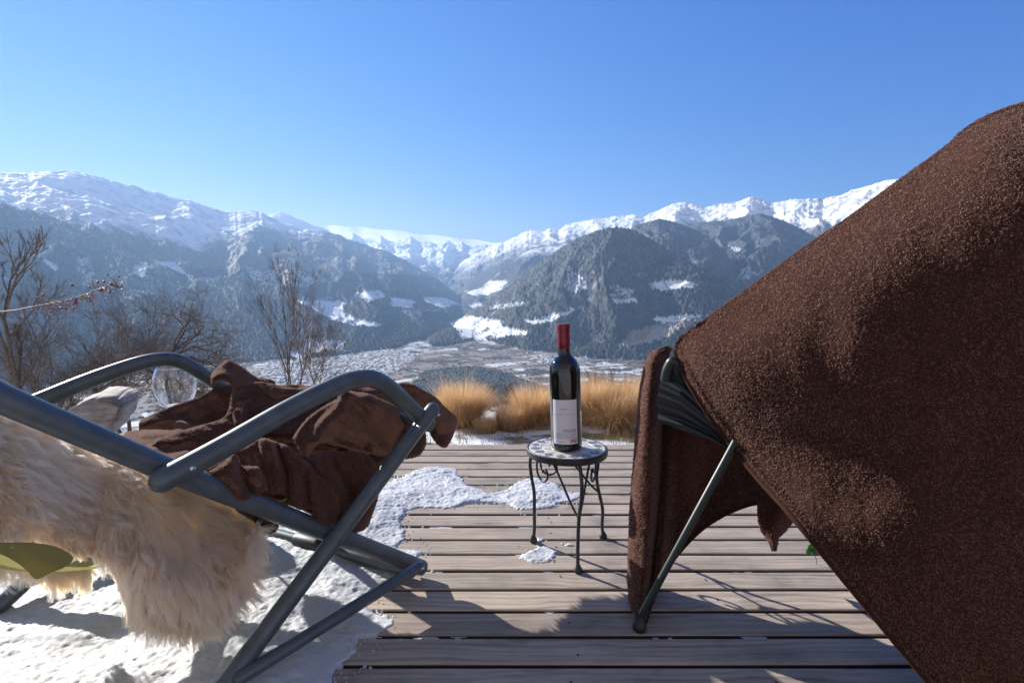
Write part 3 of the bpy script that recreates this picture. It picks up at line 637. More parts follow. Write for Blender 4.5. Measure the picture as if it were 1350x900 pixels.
# cross bars: front foot bar lying on the deck, rear foot bar, seat bars
def cross(p, name='cross_bar', r=.0125):
    m = MB(); m.tube([p, p + Wv], r, 16); m.build(name, mtube, chair, autosmooth=50)
fb0 = side(545, 753); fb0.z = .022
cross(fb0, r=.016)
frontbar = legT - nS * legO + Vector((-.012, -.016, -.022)); cross(frontbar, r=.012)
m = MB(); hb = fb0 + Wv * .52; m.tube([hb - Wv * .12, hb - Wv * .1, hb + Wv * .1, hb + Wv * .12], [.019, .023, .023, .019], 16); m.build('bar_sleeve', mplast, chair, autosmooth=40)
# sling: olive cloth hanging from the high back and the front bar, sagging well below the rails
SLP = catmull([side(a_, c_, -.085) for a_, c_ in [(-330, 330), (-230, 500), (-120, 640), (-30, 706), (50, 742), (150, 744), (250, 715), (350, 672), (450, 622), (520, 575), (562, 549)]], 8)
nv = 26; nu = len(SLP); vs = []
for i, p in enumerate(SLP):
    for j in range(nv):
        t = j / (nv - 1); vs.append(p + (Wv - nS * -.09) * 0 + Wv * (t * .84) + Vector((0, 0, -.05 * 4 * t * (1 - t) * math.sin(math.pi * i / (nu - 1)))))
me = mesh_np('sling_seat', [tuple(v) for v in vs], grid_faces(nu, nv)); so_ = link('sling_seat', me, msling, chair, True)
# ================================================================== sheepskin lying in the left chair
mwool, n, b = nt('cream_wool'); b.inputs['Roughness'].default_value = .7; b.inputs['Specular IOR Level'].default_value = .25
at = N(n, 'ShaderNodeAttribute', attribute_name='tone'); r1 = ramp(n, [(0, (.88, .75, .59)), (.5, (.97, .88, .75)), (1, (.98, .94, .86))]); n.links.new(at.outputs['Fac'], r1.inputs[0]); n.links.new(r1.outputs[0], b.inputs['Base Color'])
tr = N(n, 'ShaderNodeBsdfTranslucent'); n.links.new(r1.outputs[0], tr.inputs[0]); ms = N(n, 'ShaderNodeMixShader'); ms.inputs[0].default_value = .76
n.links.new(b.outputs[0], ms.inputs[1]); n.links.new(tr.outputs[0], ms.inputs[2]); n.links.new(ms.outputs[0], n.nodes['Material Output'].inputs['Surface'])
fl = [(p.x, p.y) for p in catmull([(a_, c_, 0) for a_, c_ in [(-30, 715), (8, 716), (45, 716), (74, 721), (95, 732), (94, 741), (84, 748), (66, 755), (48, 763), (36, 752), (20, 740), (0, 730), (-30, 722), (-30, 715)]], 6)][:-1]
m = MB(); nf_ = len(fl); fp = [side(a_, c_, -.004) for a_, c_ in fl]; m.mesh(fp + [p - nS * .004 for p in fp], [tuple(range(nf_)), tuple(range(2 * nf_ - 1, nf_ - 1, -1))] + [(i, (i + 1) % nf_, nf_ + (i + 1) % nf_, nf_ + i) for i in range(nf_)]); m.build('sling_flap', msling, chair, smooth=False)
skin = empty('sheepskin', side(180, 740, -.05)); tag(skin, 'cream long-haired sheepskin lying in the left chair, one lobe hanging towards the snow', 'sheepskin')
rs = np.random.default_rng(4)
# outline of the fleece in the plane of the chair side
FTOP = [(-120, 480), (0, 541), (80, 580), (160, 612), (240, 646), (300, 664), (345, 686)]
FBOT = [(-120, 700), (-20, 716), (20, 714), (60, 717), (95, 731), (135, 737), (150, 752), (153, 775), (178, 797), (215, 818), (250, 829), (275, 822), (300, 796), (322, 760), (338, 722), (345, 690)]
def bot(px): return np.interp(px, [q[0] for q in FBOT], [q[1] for q in FBOT])
def top(px): return np.interp(px, [q[0] for q in FTOP], [q[1] for q in FTOP])
def surf(px, py):
    """base surface of the skin: hangs at the near edge, runs back into the seat higher up"""
    lo = bot(px); hi = top(px); f = np.clip((lo - py) / np.maximum(lo - hi, 1), -.2, 1.2)
    lobe = sstep(120, 200, px)
    off = -.012 - .17 * np.clip(f - .30 * lobe, 0, 1.2) ** 1.15 - .02 * (1 - lobe) + .030 * np.sin(np.pi * np.clip(f * 1.25, 0, 1)) * lobe
    off = off + .012 * fbm(px / 38, py / 50, 3) + .016 * np.sin(px / 23 + py / 60 + 2) * (1 - f) * (1 - lobe)
    u = (px - 675) / F; v = (450 - py) / F
    dx, dy, dz = u, CP + v * SP, -SP + v * CP
    p0x, p0y = fA.x + nS.x * off, fA.y + nS.y * off
    tt = (p0x * nS.x + p0y * nS.y) / (dx * nS.x + dy * nS.y)
    return np.stack([dx * tt, dy * tt, CAM_H + dz * tt], -1)
nu, nv = 150, 70
pu = np.linspace(-120, 344, nu)[:, None]; tv = np.linspace(0, 1, nv)[None, :]
px = pu + 0 * tv; py = (top(px) - 6) * (1 - tv) + (bot(px) - 4) * tv
me = mesh_np('hide', surf(px, py).reshape(-1, 3), grid_faces(nu, nv)); set_attr(me, 'tone', np.full(nu * nv, .8)); hide = link('hide', me, mwool, skin, True)
def wool(name, pxs, pys, dirs, length, nrm_lift, dens_clump, parent, tone0, width=.00068, surf_=surf, segs=5, curl=.012):
    n_ = len(pxs); p0 = surf_(pxs, pys); e = 2.0
    n1 = surf_(pxs + e, pys) - p0; n2_ = surf_(pxs, pys + e) - p0
    nr = np.cross(n1, n2_); nr /= np.linalg.norm(nr, axis=1, keepdims=True)
    tocam = np.array(EYE)[None] - p0; nr *= np.sign((nr * tocam).sum(1, keepdims=True))
    d1 = n1 / np.linalg.norm(n1, axis=1, keepdims=True); d2 = n2_ / np.linalg.norm(n2_, axis=1, keepdims=True)
    t = d1 * dirs[:, :1] + d2 * dirs[:, 1:]; t /= np.linalg.norm(t, axis=1, keepdims=True)
    # clumps: nearest of a set of lock centres, tips drawn together
    nc = dens_clump; ci = rs.choice(n_, nc, replace=False); cpx, cpy = pxs[ci], pys[ci]
    near = np.empty(n_, np.int64)
    for a in range(0, n_, 4000):
        q = (pxs[a:a + 4000, None] - cpx[None]) ** 2 + (pys[a:a + 4000, None] - cpy[None]) ** 2; near[a:a + 4000] = q.argmin(1)
    cj = ci[near]; lk = rs.uniform(.75, 1.25, nc)[near]; ln = length * lk * rs.uniform(.8, 1.12, n_)
    cdir = t[cj] + .17 * rs.normal(size=(nc, 3))[near] * np.array([1, 1, 1]); cdir /= np.linalg.norm(cdir, axis=1, keepdims=True)
    dirv = .45 * t + .55 * cdir + nr * nrm_lift * rs.uniform(.6, 1.3, n_)[:, None]; dirv /= np.linalg.norm(dirv, axis=1, keepdims=True)
    ctip = p0[cj] + (cdir + nr[cj] * nrm_lift) / np.linalg.norm(cdir + nr[cj] * nrm_lift, axis=1, keepdims=True) * (length[cj] * lk)[:, None]
    ph = rs.uniform(0, 6.28, nc)[near]; fr = rs.uniform(5, 9, nc)[near]
    side_ = np.cross(dirv, nr); side_ /= np.linalg.norm(side_, axis=1, keepdims=True)
    Vv = []; view = p0 - np.array(EYE)[None]; view /= np.linalg.norm(view, axis=1, keepdims=True)
    jit = rs.normal(size=(n_, 3)) * .35; wdir = np.cross(dirv, view + jit); wdir /= np.linalg.norm(wdir, axis=1, keepdims=True)
    for k in range(segs + 1):
        s = k / segs
        p = p0 + dirv * (ln * s)[:, None] + np.array([0, 0, -1.0])[None] * (ln * .20 * s * s)[:, None]
        pull = .38 * s ** 1.3; p = p * (1 - pull) + (p0 * (1 - s) + ctip * s + np.array([0, 0, -1.0])[None] * (ln * .20 * s * s)[:, None]) * pull
        p = p + side_ * (curl * s * .55 * np.sin(fr * s + ph))[:, None] * (ln / .06)[:, None] + nr * (curl * .30 * s * np.cos(fr * s * 1.2 + ph))[:, None]
        wd = width * (1 - .78 * s)
        Vv += [p - wdir * wd * .5, p + wdir * wd * .5]
    Vv = np.stack(Vv, 1).reshape(-1, 3); st = 2 * (segs + 1); bs = np.arange(n_)[:, None] * st
    fs = np.concatenate([bs + np.array([[2 * k, 2 * k + 1, 2 * k + 3, 2 * k + 2]]) for k in range(segs)], 1).reshape(-1, 4)
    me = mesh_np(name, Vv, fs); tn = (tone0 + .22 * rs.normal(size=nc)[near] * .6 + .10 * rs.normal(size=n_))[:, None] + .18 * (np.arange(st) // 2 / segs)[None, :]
    set_attr(me, 'tone', np.clip(tn, 0, 1).ravel()); return link(name, me, mwool, parent, True)
NW = 100000
pxs = rs.uniform(-110, 343, NW * 2); tvs = rs.uniform(0, 1, NW * 2) ** .9
hh = bot(pxs) - top(pxs); ok = rs.uniform(0, 200, NW * 2) < hh; pxs, tvs = pxs[ok][:NW], tvs[ok][:NW]
pys = (top(pxs) - 2) * (1 - tvs) + (bot(pxs) - 3) * tvs
# flow: down and to the right along the seat, fanning out round the hanging lobe
lobe = sstep(130, 220, pxs) * sstep(.15, .55, tvs)
fanx = (pxs - 225) / 95.0; dx_ = (1 - lobe) * (.75 + .25 * np.sin(pys / 40)) + lobe * fanx * .9; dy_ = (1 - lobe) * (.55 + .45 * tvs) + lobe * 1.0
dx_ = dx_ + .30 * sstep(250, 330, pxs); dirs = np.stack([dx_ + 0.11 * fbm(pxs / 30, pys / 30, 2), dy_ + 0.11 * fbm(pxs / 30 + 8, pys / 30, 2)], -1)
short = 1 - .74 * sstep(.58, .88, tvs) * sstep(150, 110, pxs)
ln = (.052 + .010 * lobe) * short * (1 - .5 * lobe * sstep(.82, 1.0, tvs))
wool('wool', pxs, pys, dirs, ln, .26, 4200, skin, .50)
# the part that hangs down on the far side of the sling: a small bright lobe of wool
FB2 = [(-40, 742), (0, 736), (40, 752), (62, 759), (92, 744), (110, 736), (120, 742)]
def surf2(px, py): 
    u = (px - 675) / F; v = (450 - py) / F; dx, dy, dz = u, CP + v * SP, -SP + v * CP; off = -.36
    p0x, p0y = fA.x + nS.x * off, fA.y + nS.y * off; tt = (p0x * nS.x + p0y * nS.y) / (dx * nS.x + dy * nS.y); return np.stack([dx * tt, dy * tt, CAM_H + dz * tt], -1)
q1 = np.concatenate([rs.uniform(48, 118, 5200), rs.uniform(-40, 42, 2600)]); q2 = np.concatenate([rs.uniform(728, 752, 5200), rs.uniform(706, 746, 2600)])
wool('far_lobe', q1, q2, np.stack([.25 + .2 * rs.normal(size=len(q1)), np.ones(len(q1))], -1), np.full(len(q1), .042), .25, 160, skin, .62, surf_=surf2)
# ================================================================== brown blanket heaped in the left seat
# one crumpled cloth: overlapping folds, each with a rolled edge, modelled over the seat between the rails
def seg_dist(px, py, L, closed=True):
    LL = L + [L[0]] if closed else L; d = np.full(px.shape, 1e9)
    for (ax, ay), (bx, by) in zip(LL[:-1], LL[1:]):
        dx, dy = bx - ax, by - ay; q = max(dx * dx + dy * dy, 1e-9); t = np.clip(((px - ax) * dx + (py - ay) * dy) / q, 0, 1)
        d = np.minimum(d, np.hypot(px - ax - t * dx, py - ay - t * dy))
    return d
def smooth_poly(L, n=6):
    c = catmull([(a, b_, 0) for a, b_ in L + [L[0]]], n)[:-1]; return [(p.x, p.y) for p in c]
def plane_pts(px, py, off):
    u = (px - 675) / F; v = (450 - py) / F; dx, dy, dz = u, CP + v * SP, -SP + v * CP
    tt = (fA.x * nS.x + fA.y * nS.y + off) / (dx * nS.x + dy * nS.y); return np.stack([dx * tt, dy * tt, CAM_H + dz * tt], -1)
bV, bF = [], []; bcount = 0
def flap(L, o_top, o_bot, thick=.03, er=11, folds=(), seed=0, wob=.006, fdir=(1, 0)):
    """L outline; offset from the chair side at its top and bottom; folds: (polyline, width px, height m)"""
    global bcount
    P_ = smooth_poly(L); xs = [p[0] for p in P_]; ys = [p[1] for p in P_]
    gx_ = np.arange(min(xs) - 1, max(xs) + 2, 1.0); gy_ = np.arange(min(ys) - 1, max(ys) + 2, 1.0)
    X_, Y_ = np.meshgrid(gx_, gy_, indexing='ij'); d = seg_dist(X_, Y_, P_); ins = inpoly(X_, Y_, P_)
    f = np.clip((Y_ - min(ys)) / (max(ys) - min(ys)), 0, 1); off = o_top + (o_bot - o_top) * f
    e = np.clip(d / er, 0, 1); off = off + thick * np.sqrt(np.clip(1 - (1 - e) ** 2, 0, 1))
    for (fl, wd, hh) in folds:
        fd = seg_dist(X_, Y_, [(p.x, p.y) for p in catmull([(a, c, 0) for a, c in fl], 6)], False); off = off + hh * np.exp(-(fd / wd) ** 2)
    a_ = X_ * fdir[0] + Y_ * fdir[1]; b_ = -X_ * fdir[1] + Y_ * fdir[0]
    off = off + wob * (fbm(a_ / 46 + seed * 3.1, b_ / 15 + seed, 3) + .5 * fbm(a_ / 20 + seed, b_ / 20, 3))
    off = off + .0011 * perlin(X_ / 2.6 + seed, Y_ / 2.6) 
    V_ = plane_pts(X_, Y_, off).reshape(-1, 3); fq = grid_faces(len(gx_), len(gy_)); keep = ins.reshape(-1)[fq].all(1); fq = fq[keep]
    if len(fq) == 0: return
    used, inv = np.unique(fq.ravel(), return_inverse=True); bV.append(V_[used]); bF.append(inv.reshape(-1, 4) + bcount); bcount += len(used)
# the body of the heap, under the visible folds
flap([(205,578),(255,562),(296,548),(308,512),(338,502),(400,512),(470,510),(528,512),(560,530),(556,580),(500,622),(488,690),(462,700),(425,686),(385,668),(330,656),(290,636),(262,612),(200,598)], -.30, -.085, .03, 14, seed=1, wob=.012)
flap([(182,567),(183,556),(192,549),(213,540),(235,531),(260,523),(283,511),(300,506),(312,512),(316,536),(322,564),(308,572),(250,574),(205,570)], -.64, -.56, .022, 9, [([(300,515),(306,545),(305,566)],7,.018), ([(192,557),(230,552),(262,563)],5,.012), ([(215,548),(262,532),(296,517)],9,-.008)], 2, fdir=(.85, -.5))
flap([(277,514),(277,502),(278,493),(284,485),(292,478),(300,473),(310,477),(324,486),(338,496),(352,498),(361,501),(365,508),(362,522),(350,534),(336,546),(322,562),(304,564),(309,540),(308,516),(300,505),(288,503)], -.38, -.26, .030, 10, [([(282,497),(296,494),(307,502),(312,520),(310,545)],6,.022), ([(338,498),(346,515),(340,535)],6,-.018), ([(322,520),(328,545)],7,.012), ([(361,505),(350,520)],4,-.01)], 3, fdir=(.4, .9))
flap([(356,512),(362,507),(373,506),(400,507),(414,508),(440,510),(470,506),(480,514),(500,528),(480,560),(420,575),(360,575),(325,566),(335,545),(352,524)], -.33, -.16, .028, 9, [([(352,540),(375,524),(410,512)],5,.016), ([(340,555),(372,535),(405,523)],5,.015), ([(360,520),(380,512),(400,511)],4,-.014), ([(345,548),(380,528),(420,513)],3,-.012), ([(330,562),(360,548),(400,540)],6,.014)], 4, fdir=(.85, -.5))
flap([(306,544),(312,536),(327,525),(345,525),(364,525),(358,535),(345,545),(330,552),(321,562),(309,560)], -.27, -.20, .022, 7, [([(328,526),(322,540),(320,560)],4,.014)], 5, wob=.004)
flap([(520,508),(530,503),(544,505),(558,513),(574,522),(587,535),(602,549),(604,558),(597,577),(591,588),(585,591),(577,587),(569,577),(564,565),(556,548),(534,535),(520,522)], -.13, -.075, .034, 11, [([(545,508),(570,535),(582,560)],8,.014), ([(566,560),(574,580)],4,-.014), ([(530,510),(556,522),(572,540)],5,-.010)], 6, fdir=(.7, .7))
flap([(560,563),(563,578),(561,590),(553,601),(540,605),(526,606),(515,600),(530,580),(545,565)], -.11, -.09, .030, 10, (), 7)
flap([(160,576),(166,569),(185,566),(204,565),(226,565),(230,557),(239,553),(252,560),(270,566),(290,568),(310,568),(330,572),(316,596),(290,612),(250,620),(215,612),(190,598),(168,586)], -.44, -.05, .032, 10, [([(300,572),(258,575),(222,584),(196,594)],5,.020), ([(305,582),(266,587),(238,598),(225,606)],5,.020), ([(252,562),(226,569),(190,573)],5,.012), ([(282,578),(246,581),(212,590)],3,-.014), ([(300,590),(262,600),(240,612)],5,.016)], 8, wob=.005, fdir=(.95, -.3))
flap([(310,664),(340,672),(366,682),(366,699),(352,706),(342,700),(334,688),(312,674)], -.08, -.06, .02, 6, (), 9)
flap([(268,618),(300,600),(343,577),(372,590),(400,610),(400,650),(372,652),(340,650),(310,655),(284,632)], -.10, -.03, .02, 9, [([(330,590),(345,620),(350,645)],6,.012), ([(312,600),(326,630)],5,-.012)], 10, fdir=(.3, .95))
flap([(405,604),(430,596),(470,594),(490,602),(497,618),(500,650),(490,682),(474,701),(460,704),(442,694),(424,682),(410,660),(402,630)], -.075, -.045, .035, 13, [([(416,610),(440,640),(452,680)],8,.012), ([(470,600),(478,640),(470,690)],8,.012), ([(440,610),(462,650)],6,-.012)], 11, fdir=(.35, .93))
flap([(385,578),(391,567),(406,549),(429,533),(444,525),(443,519),(454,513),(470,516),(486,518),(502,525),(525,536),(532,548),(536,560),(523,582),(508,602),(480,596),(460,592),(445,588),(429,584),(417,588),(407,603),(396,596)], -.09, -.022, .040, 12, [([(417,584),(424,560),(448,530)],7,.016), ([(446,576),(462,582),(480,588)],7,-.026), ([(455,514),(475,528),(492,542)],4,.013), ([(462,530),(490,560),(515,585)],8,-.012), ([(486,520),(510,545),(528,560)],6,.010), ([(398,575),(412,556),(440,535)],5,-.014), ([(425,592),(450,592),(475,598)],5,.014)], 12, fdir=(.6, .8))
flap([(340,578),(348,576),(357,579),(374,584),(388,592),(394,602),(409,609),(420,622),(440,640),(450,668),(440,692),(434,698),(424,692),(413,682),(410,671),(394,672),(382,664),(372,651),(355,652),(346,630),(342,600)], -.07, -.008, .030, 10, [([(350,580),(362,600),(368,640)],6,.016), ([(376,588),(388,620),(392,665)],7,.016), ([(366,590),(378,625),(382,655)],4,-.015), ([(394,604),(410,640),(424,685)],7,.014), ([(402,620),(408,660)],4,-.012)], 13, fdir=(.3, .95))
flap([(273,622),(292,610),(310,598),(318,612),(330,613),(342,615),(348,625),(353,638),(347,650),(330,659),(314,660),(296,643)], -.035, .004, .026, 9, [([(310,604),(322,630),(334,654)],4,-.016), ([(298,615),(310,640),(318,656)],6,.010), ([(332,617),(342,636)],6,.008)], 14, wob=.003)
# the end that falls over the front bar, away from the camera
NA_, NB_ = 90, 40; a_ = np.linspace(.05, .97, NA_)[:, None]; b_ = np.linspace(0, 1, NB_)[None, :]
drop = (.06 + .17 * sstep(.08, .42, a_)) * (1 + .10 * np.sin(a_ * 21)); fw = np.array([uD.x, uD.y, 0])
cur = np.array(frontbar)[None, None] + np.array(Wv)[None, None] * a_[..., None] - fw[None, None] * (.022 + .020 * np.sin(a_ * 34 + 2 * b_) * b_ + .02 * b_)[..., None] + np.array([0, 0, 1.])[None, None] * (.016 - drop * b_)[..., None]
bV.append(cur.reshape(-1, 3)); bF.append(grid_faces(NA_, NB_) + bcount); bcount += NA_ * NB_
me = mesh_np('crumpled_blanket', np.concatenate(bV), np.concatenate(bF)[:, ::-1])
heap = link('crumpled_blanket', me, mfl_thick, None, True); tag(heap, 'crumpled brown fleece blanket heaped on the left chair between its armrests', 'blanket')

pile_on(heap, np.concatenate(bV), np.concatenate(bF), 170000, .0020, .0007)
# ================================================================== mosaic plant table and bottle
miron, n, b = nt('dark_wrought_iron'); b.inputs['Base Color'].default_value = (.045, .05, .06, 1); b.inputs['Roughness'].default_value = .48; b.inputs['Metallic'].default_value = .5
tc = N(n, 'ShaderNodeTexCoord'); t1 = noise_tex(n, 60, 5, .65, tc.outputs['Object']); r1 = ramp(n, [(.35, (.03, .034, .042)), (.68, (.07, .072, .078)), (.85, (.13, .085, .06))]); n.links.new(t1.outputs['Fac'], r1.inputs[0]); n.links.new(r1.outputs[0], b.inputs['Base Color']); bump(n, b, t1.outputs['Fac'], .25, .002)
feet = [G(703, 714), G(795, 709), G(762, 754)]
dT = 1.0 * (feet[0].y + feet[1].y + feet[2].y) / 3 - .02
TC = P(747.5, 590, dT); TRD = 53.8 * dT / F
ZT = TC.z
tbl = empty('plant_table', (TC.x, TC.y, 0)); tag(tbl, 'small round three-legged iron table with a mosaic top carrying a bottle', 'table')
ax2 = Vector((0, 0, 1))
def tp(r, a, z): return Vector((TC.x + r * math.cos(a), TC.y + r * math.sin(a), z))
m = MB(); m.lathe([(0, ZT - .008), (TRD - .003, ZT - .008), (TRD - .003, ZT - .0145), (TRD, ZT - .0155), (TRD + .0015, ZT - .012), (TRD + .0015, ZT + .0005), (TRD, ZT + .0018), (TRD - .0022, ZT + .0018), (TRD - .003, ZT - .001), (0, ZT - .001)], (TC.x, TC.y, 0), 72); m.build('table_rim', miron, tbl, autosmooth=35)
mgrout, n, b = nt('pale_grout'); b.inputs['Base Color'].default_value = (.50, .49, .47, 1); b.inputs['Roughness'].default_value = .9
m = MB(); m.lathe([(0, ZT + .0004), (TRD - .004, ZT + .0004)], (TC.x, TC.y, 0), 64); m.build('grout_bed', mgrout, tbl, smooth=False)
mw_, n, b = nt('white_marble_tile'); b.inputs['Roughness'].default_value = .45
tc = N(n, 'ShaderNodeTexCoord'); t1 = noise_tex(n, 70, 5, .6, tc.outputs['Object']); r1 = ramp(n, [(.3, (.42, .39, .36)), (.7, (.66, .64, .60))]); n.links.new(t1.outputs['Fac'], r1.inputs[0]); n.links.new(r1.outputs[0], b.inputs['Base Color'])
mg_, n, b = nt('slate_blue_tile'); b.inputs['Roughness'].default_value = .45
tc = N(n, 'ShaderNodeTexCoord'); t1 = noise_tex(n, 70, 5, .6, tc.outputs['Object']); r1 = ramp(n, [(.3, (.07, .09, .125)), (.7, (.20, .23, .28))]); n.links.new(t1.outputs['Fac'], r1.inputs[0]); n.links.new(r1.outputs[0], b.inputs['Base Color'])
rt = random.Random(3)
def tile(bm_, poly, z0, z1, mi):
    c = Vector((0, 0)); 
    for p in poly: c += Vector(p)
    c /= len(poly); tl = [rt.uniform(-.0003, .0003) for _ in poly]
    top = [bm_.bm.verts.new((TC.x + c.x + (p[0] - c.x) * .93, TC.y + c.y + (p[1] - c.y) * .93, z1 + tl[i])) for i, p in enumerate(poly)]
    mid = [bm_.bm.verts.new((TC.x + c.x + (p[0] - c.x) * .985, TC.y + c.y + (p[1] - c.y) * .985, z1 - .0006)) for p in poly]
    bot = [bm_.bm.verts.new((TC.x + c.x + (p[0] - c.x) * .985, TC.y + c.y + (p[1] - c.y) * .985, z0)) for p in poly]
    k = len(poly); fs = [bm_.bm.faces.new(top)]
    for i in range(k):
        j = (i + 1) % k; fs.append(bm_.bm.faces.new((mid[i], mid[j], top[j], top[i]))); fs.append(bm_.bm.faces.new((bot[i], bot[j], mid[j], mid[i])))
    for f in fs: f.material_index = mi
def pol(r, a): return (r * math.cos(a), r * math.sin(a))
m = MB(); ND = 16; Ro, Ri = TRD - .0055, TRD * .66; Rm = (Ro + Ri) / 2
for k in range(ND):
    a = 2 * math.pi * (k + .3) / ND; h = math.pi / ND
    d = [pol(Ri * 1.0, a), pol(Rm, a - h * .92), pol(Ro, a), pol(Rm, a + h * .92)]
    tile(m, d[::1], ZT, ZT + .0022, 1)
    # white triangles outside and inside between diamonds
    tile(m, [pol(Rm, a + h * .92), pol(Ro, a), pol(Ro, a + h), pol(Ro, a + 2 * h), pol(Rm, a + 2 * h - h * .92)], ZT, ZT + .0021, 0)
    tile(m, [pol(Ri, a), pol(Rm, a + h * .92), pol(Rm, a + 2 * h - h * .92), pol(Ri, a + 2 * h)], ZT, ZT + .0021, 0)
# centre: broken marble pieces in rings
rings = [(TRD * .64, TRD * .43, 11), (TRD * .42, TRD * .2, 7), (TRD * .19, 0, 1)]
for (ra, rb_, q) in rings:
    if q == 1: tile(m, [pol(ra, 2 * math.pi * i / 7) for i in range(7)], ZT, ZT + .0022, 0); continue
    cuts = [2 * math.pi * (i + rt.uniform(-.2, .2)) / q for i in range(q)]
    for i in range(q):
        a0, a1 = cuts[i], cuts[(i + 1) % q] + (2 * math.pi if i == q - 1 else 0)
        tile(m, [pol(rb_, a0 + .03), pol(ra, a0), pol(ra, (a0 + a1) / 2), pol(ra, a1), pol(rb_, a1 - .03), pol(rb_, (a0 + a1) / 2)], ZT, ZT + .0022, 0)
m.build('mosaic_tiles', [mw_, mg_], tbl, smooth=False)
# legs
legc = []
for f in feet:
    dv = Vector((f.x - TC.x, f.y - TC.y, 0)); a = math.atan2(dv.y, dv.x); rf = dv.length
    top = tp(TRD * .97, a, ZT - .016)
    z = lambda q: (ZT - .016) * q
    pts = [top, tp(TRD * 1.08, a, z(.93)), tp(TRD * 1.15, a, z(.82)), tp(TRD * 1.10, a, z(.68)), tp((TRD * .99 + rf) / 2, a, z(.52)), tp(rf * .97, a, z(.32)), tp(rf * .965, a, z(.14)), tp(rf, a, .012)]
    c = catmull(pts, 8); legc.append((a, c, rf))
    m = MB(); m.tube(c, .0047, 12); lg = m.build('leg', miron, tbl, autosmooth=60)
    m = MB(); m.lathe([(0, .0012), (.010, .0012), (.0115, .004), (.0112, .009), (.008, .013), (.006, .018), (0, .018)], (f.x, f.y, 0), 18); m.build('foot', miron, lg, autosmooth=40)
# scrolls from the middle of one leg up to beneath the rim by the next leg
def scroll(ia, ib):
    a0, ca, ra = legc[ia]; a1, cb, rb_ = legc[ib]
    A = min(ca, key=lambda p: abs(p.z - ZT * .50)); Bt = min(cb, key=lambda p: abs(p.z - ZT * .78))
    Bx = Bt + (A - Bt) * .10
    e = Vector((Bx.x - A.x, Bx.y - A.y, 0)); L = e.length; e.normalize()
    z0 = A.z; z1 = ZT - .024
    def q(s, z): return Vector((A.x, A.y, 0)) + e * (s * L) + Vector((0, 0, z0 + (z1 - z0) * z))
    pts = [q(0.02, 0), q(.15, .18), q(.33, .50), q(.5, .80), q(.64, .96), q(.76, .99), q(.88, .90), q(.94, .72), q(.92, .52), q(.83, .40), q(.73, .42), q(.68, .55), q(.72, .67), q(.79, .66), q(.80, .58)]
    c = catmull(pts, 6); m = MB(); m.tube(c, .0030, 8); m.build('scroll', miron, tbl, autosmooth=60)
scroll(2, 0); scroll(2, 1); scroll(1, 0)
# ---------------------------------------------------------------- bottle
BX = P(747.3, 586, TC.y - .012); BX.z = ZT + .0022
sc = 41.5 * BX.y / F / 2; BH = 165.5 * BX.y / F * 1.015
bt = bpy.data.objects.new('wine_bottle', None); COL.objects.link(bt); bt.location = BX + Vector((0, 0, .0012)); bt.rotation_euler = (0, math.radians(-2.1), 0)
tag(bt, 'full dark wine bottle with red capsule and white label, on the mosaic table', 'bottle')
mgl, n, b = nt('dark_bottle_glass'); b.inputs['Base Color'].default_value = (.006, .008, .008, 1); b.inputs['Roughness'].default_value = .035; b.inputs['IOR'].default_value = 1.52; b.inputs['Coat Weight'].default_value = .4; b.inputs['Coat Roughness'].default_value = .02
mcap, n, b = nt('dark_red_capsule'); b.inputs['Base Color'].default_value = (.20, .010, .028, 1); b.inputs['Roughness'].default_value = .32; b.inputs['Metallic'].default_value = .25
mlab, n, b = nt('white_label_paper'); b.inputs['Base Color'].default_value = (.72, .70, .74, 1); b.inputs['Roughness'].default_value = .6
mink, n, b = nt('grey_label_print'); b.inputs['Base Color'].default_value = (.09, .085, .10, 1)
mbar, n, b = nt('red_barcode_print'); b.inputs['Base Color'].default_value = (.38, .10, .16, 1)
def local(name, mb_, mat, parent, asm=None, smooth=True):
    o = mb_.build(name, mat, None, smooth, asm); o.parent = parent; return o
h = BH
prof = [(0, .004), (sc * .55, .003), (sc * .8, .0005), (sc * .93, .001), (sc * .99, .006), (sc, .014), (sc, h * .60), (sc * .985, h * .635), (sc * .93, h * .67), (sc * .82, h * .70), (sc * .66, h * .725), (sc * .50, h * .745), (sc * .41, h * .77), (sc * .385, h * .80), (sc * .375, h * .86)]
m = MB(); m.lathe(prof, (0, 0, 0), 64); local('glass_body', m, mgl, bt, 60)
cap = [(sc * .395, h * .805), (sc * .405, h * .807), (sc * .40, h * .86), (sc * .395, h * .93), (sc * .40, h * .955), (sc * .425, h * .958), (sc * .43, h * .975), (sc * .425, h * .985), (sc * .41, h * .996), (sc * .37, h), (0, h)]
m = MB(); m.lathe(cap, (0, 0, 0), 48); local('capsule', m, mcap, bt, 35)
LA = math.radians(-90 - 10); LW = math.radians(96)
def lp(u, v, r): a = LA + (u - .5) * LW; return Vector((r * math.cos(a), r * math.sin(a), h * (.063 + .352 * v)))
def patch(u0, u1, v0, v1, r, mb_, k=10):
    vs = [lp(u0 + (u1 - u0) * i / k, v, r) for v in (v0, v1) for i in range(k + 1)]
    mb_.mesh(vs, [(i, i + 1, k + 1 + i + 1, k + 1 + i) for i in range(k)])
m = MB(); patch(0, 1, 0, 1, sc + .0003, m, 30); lb = local('label', m, mlab, bt)
m = MB(); ri = random.Random(8)
def words(v, u0, u1, hh):
    u = u0
    while u < u1:
        wd = ri.uniform(.025, .085); patch(u, min(u + wd, u1), v, v + hh * ri.uniform(.7, 1), sc + .0006, m, 2); u += wd + .018
words(.80, .33, .62, .012); words(.775, .40, .55, .010); words(.70, .30, .5, .008)
patch(.03, .97, .668, .672, sc + .0006, m, 20)
for v in (.325, .30, .275): words(v, .42, .93, .013)
for v in (.235, .195): words(v, .12, .93, .012)
patch(.03, .97, .16, .164, sc + .0006, m, 20)
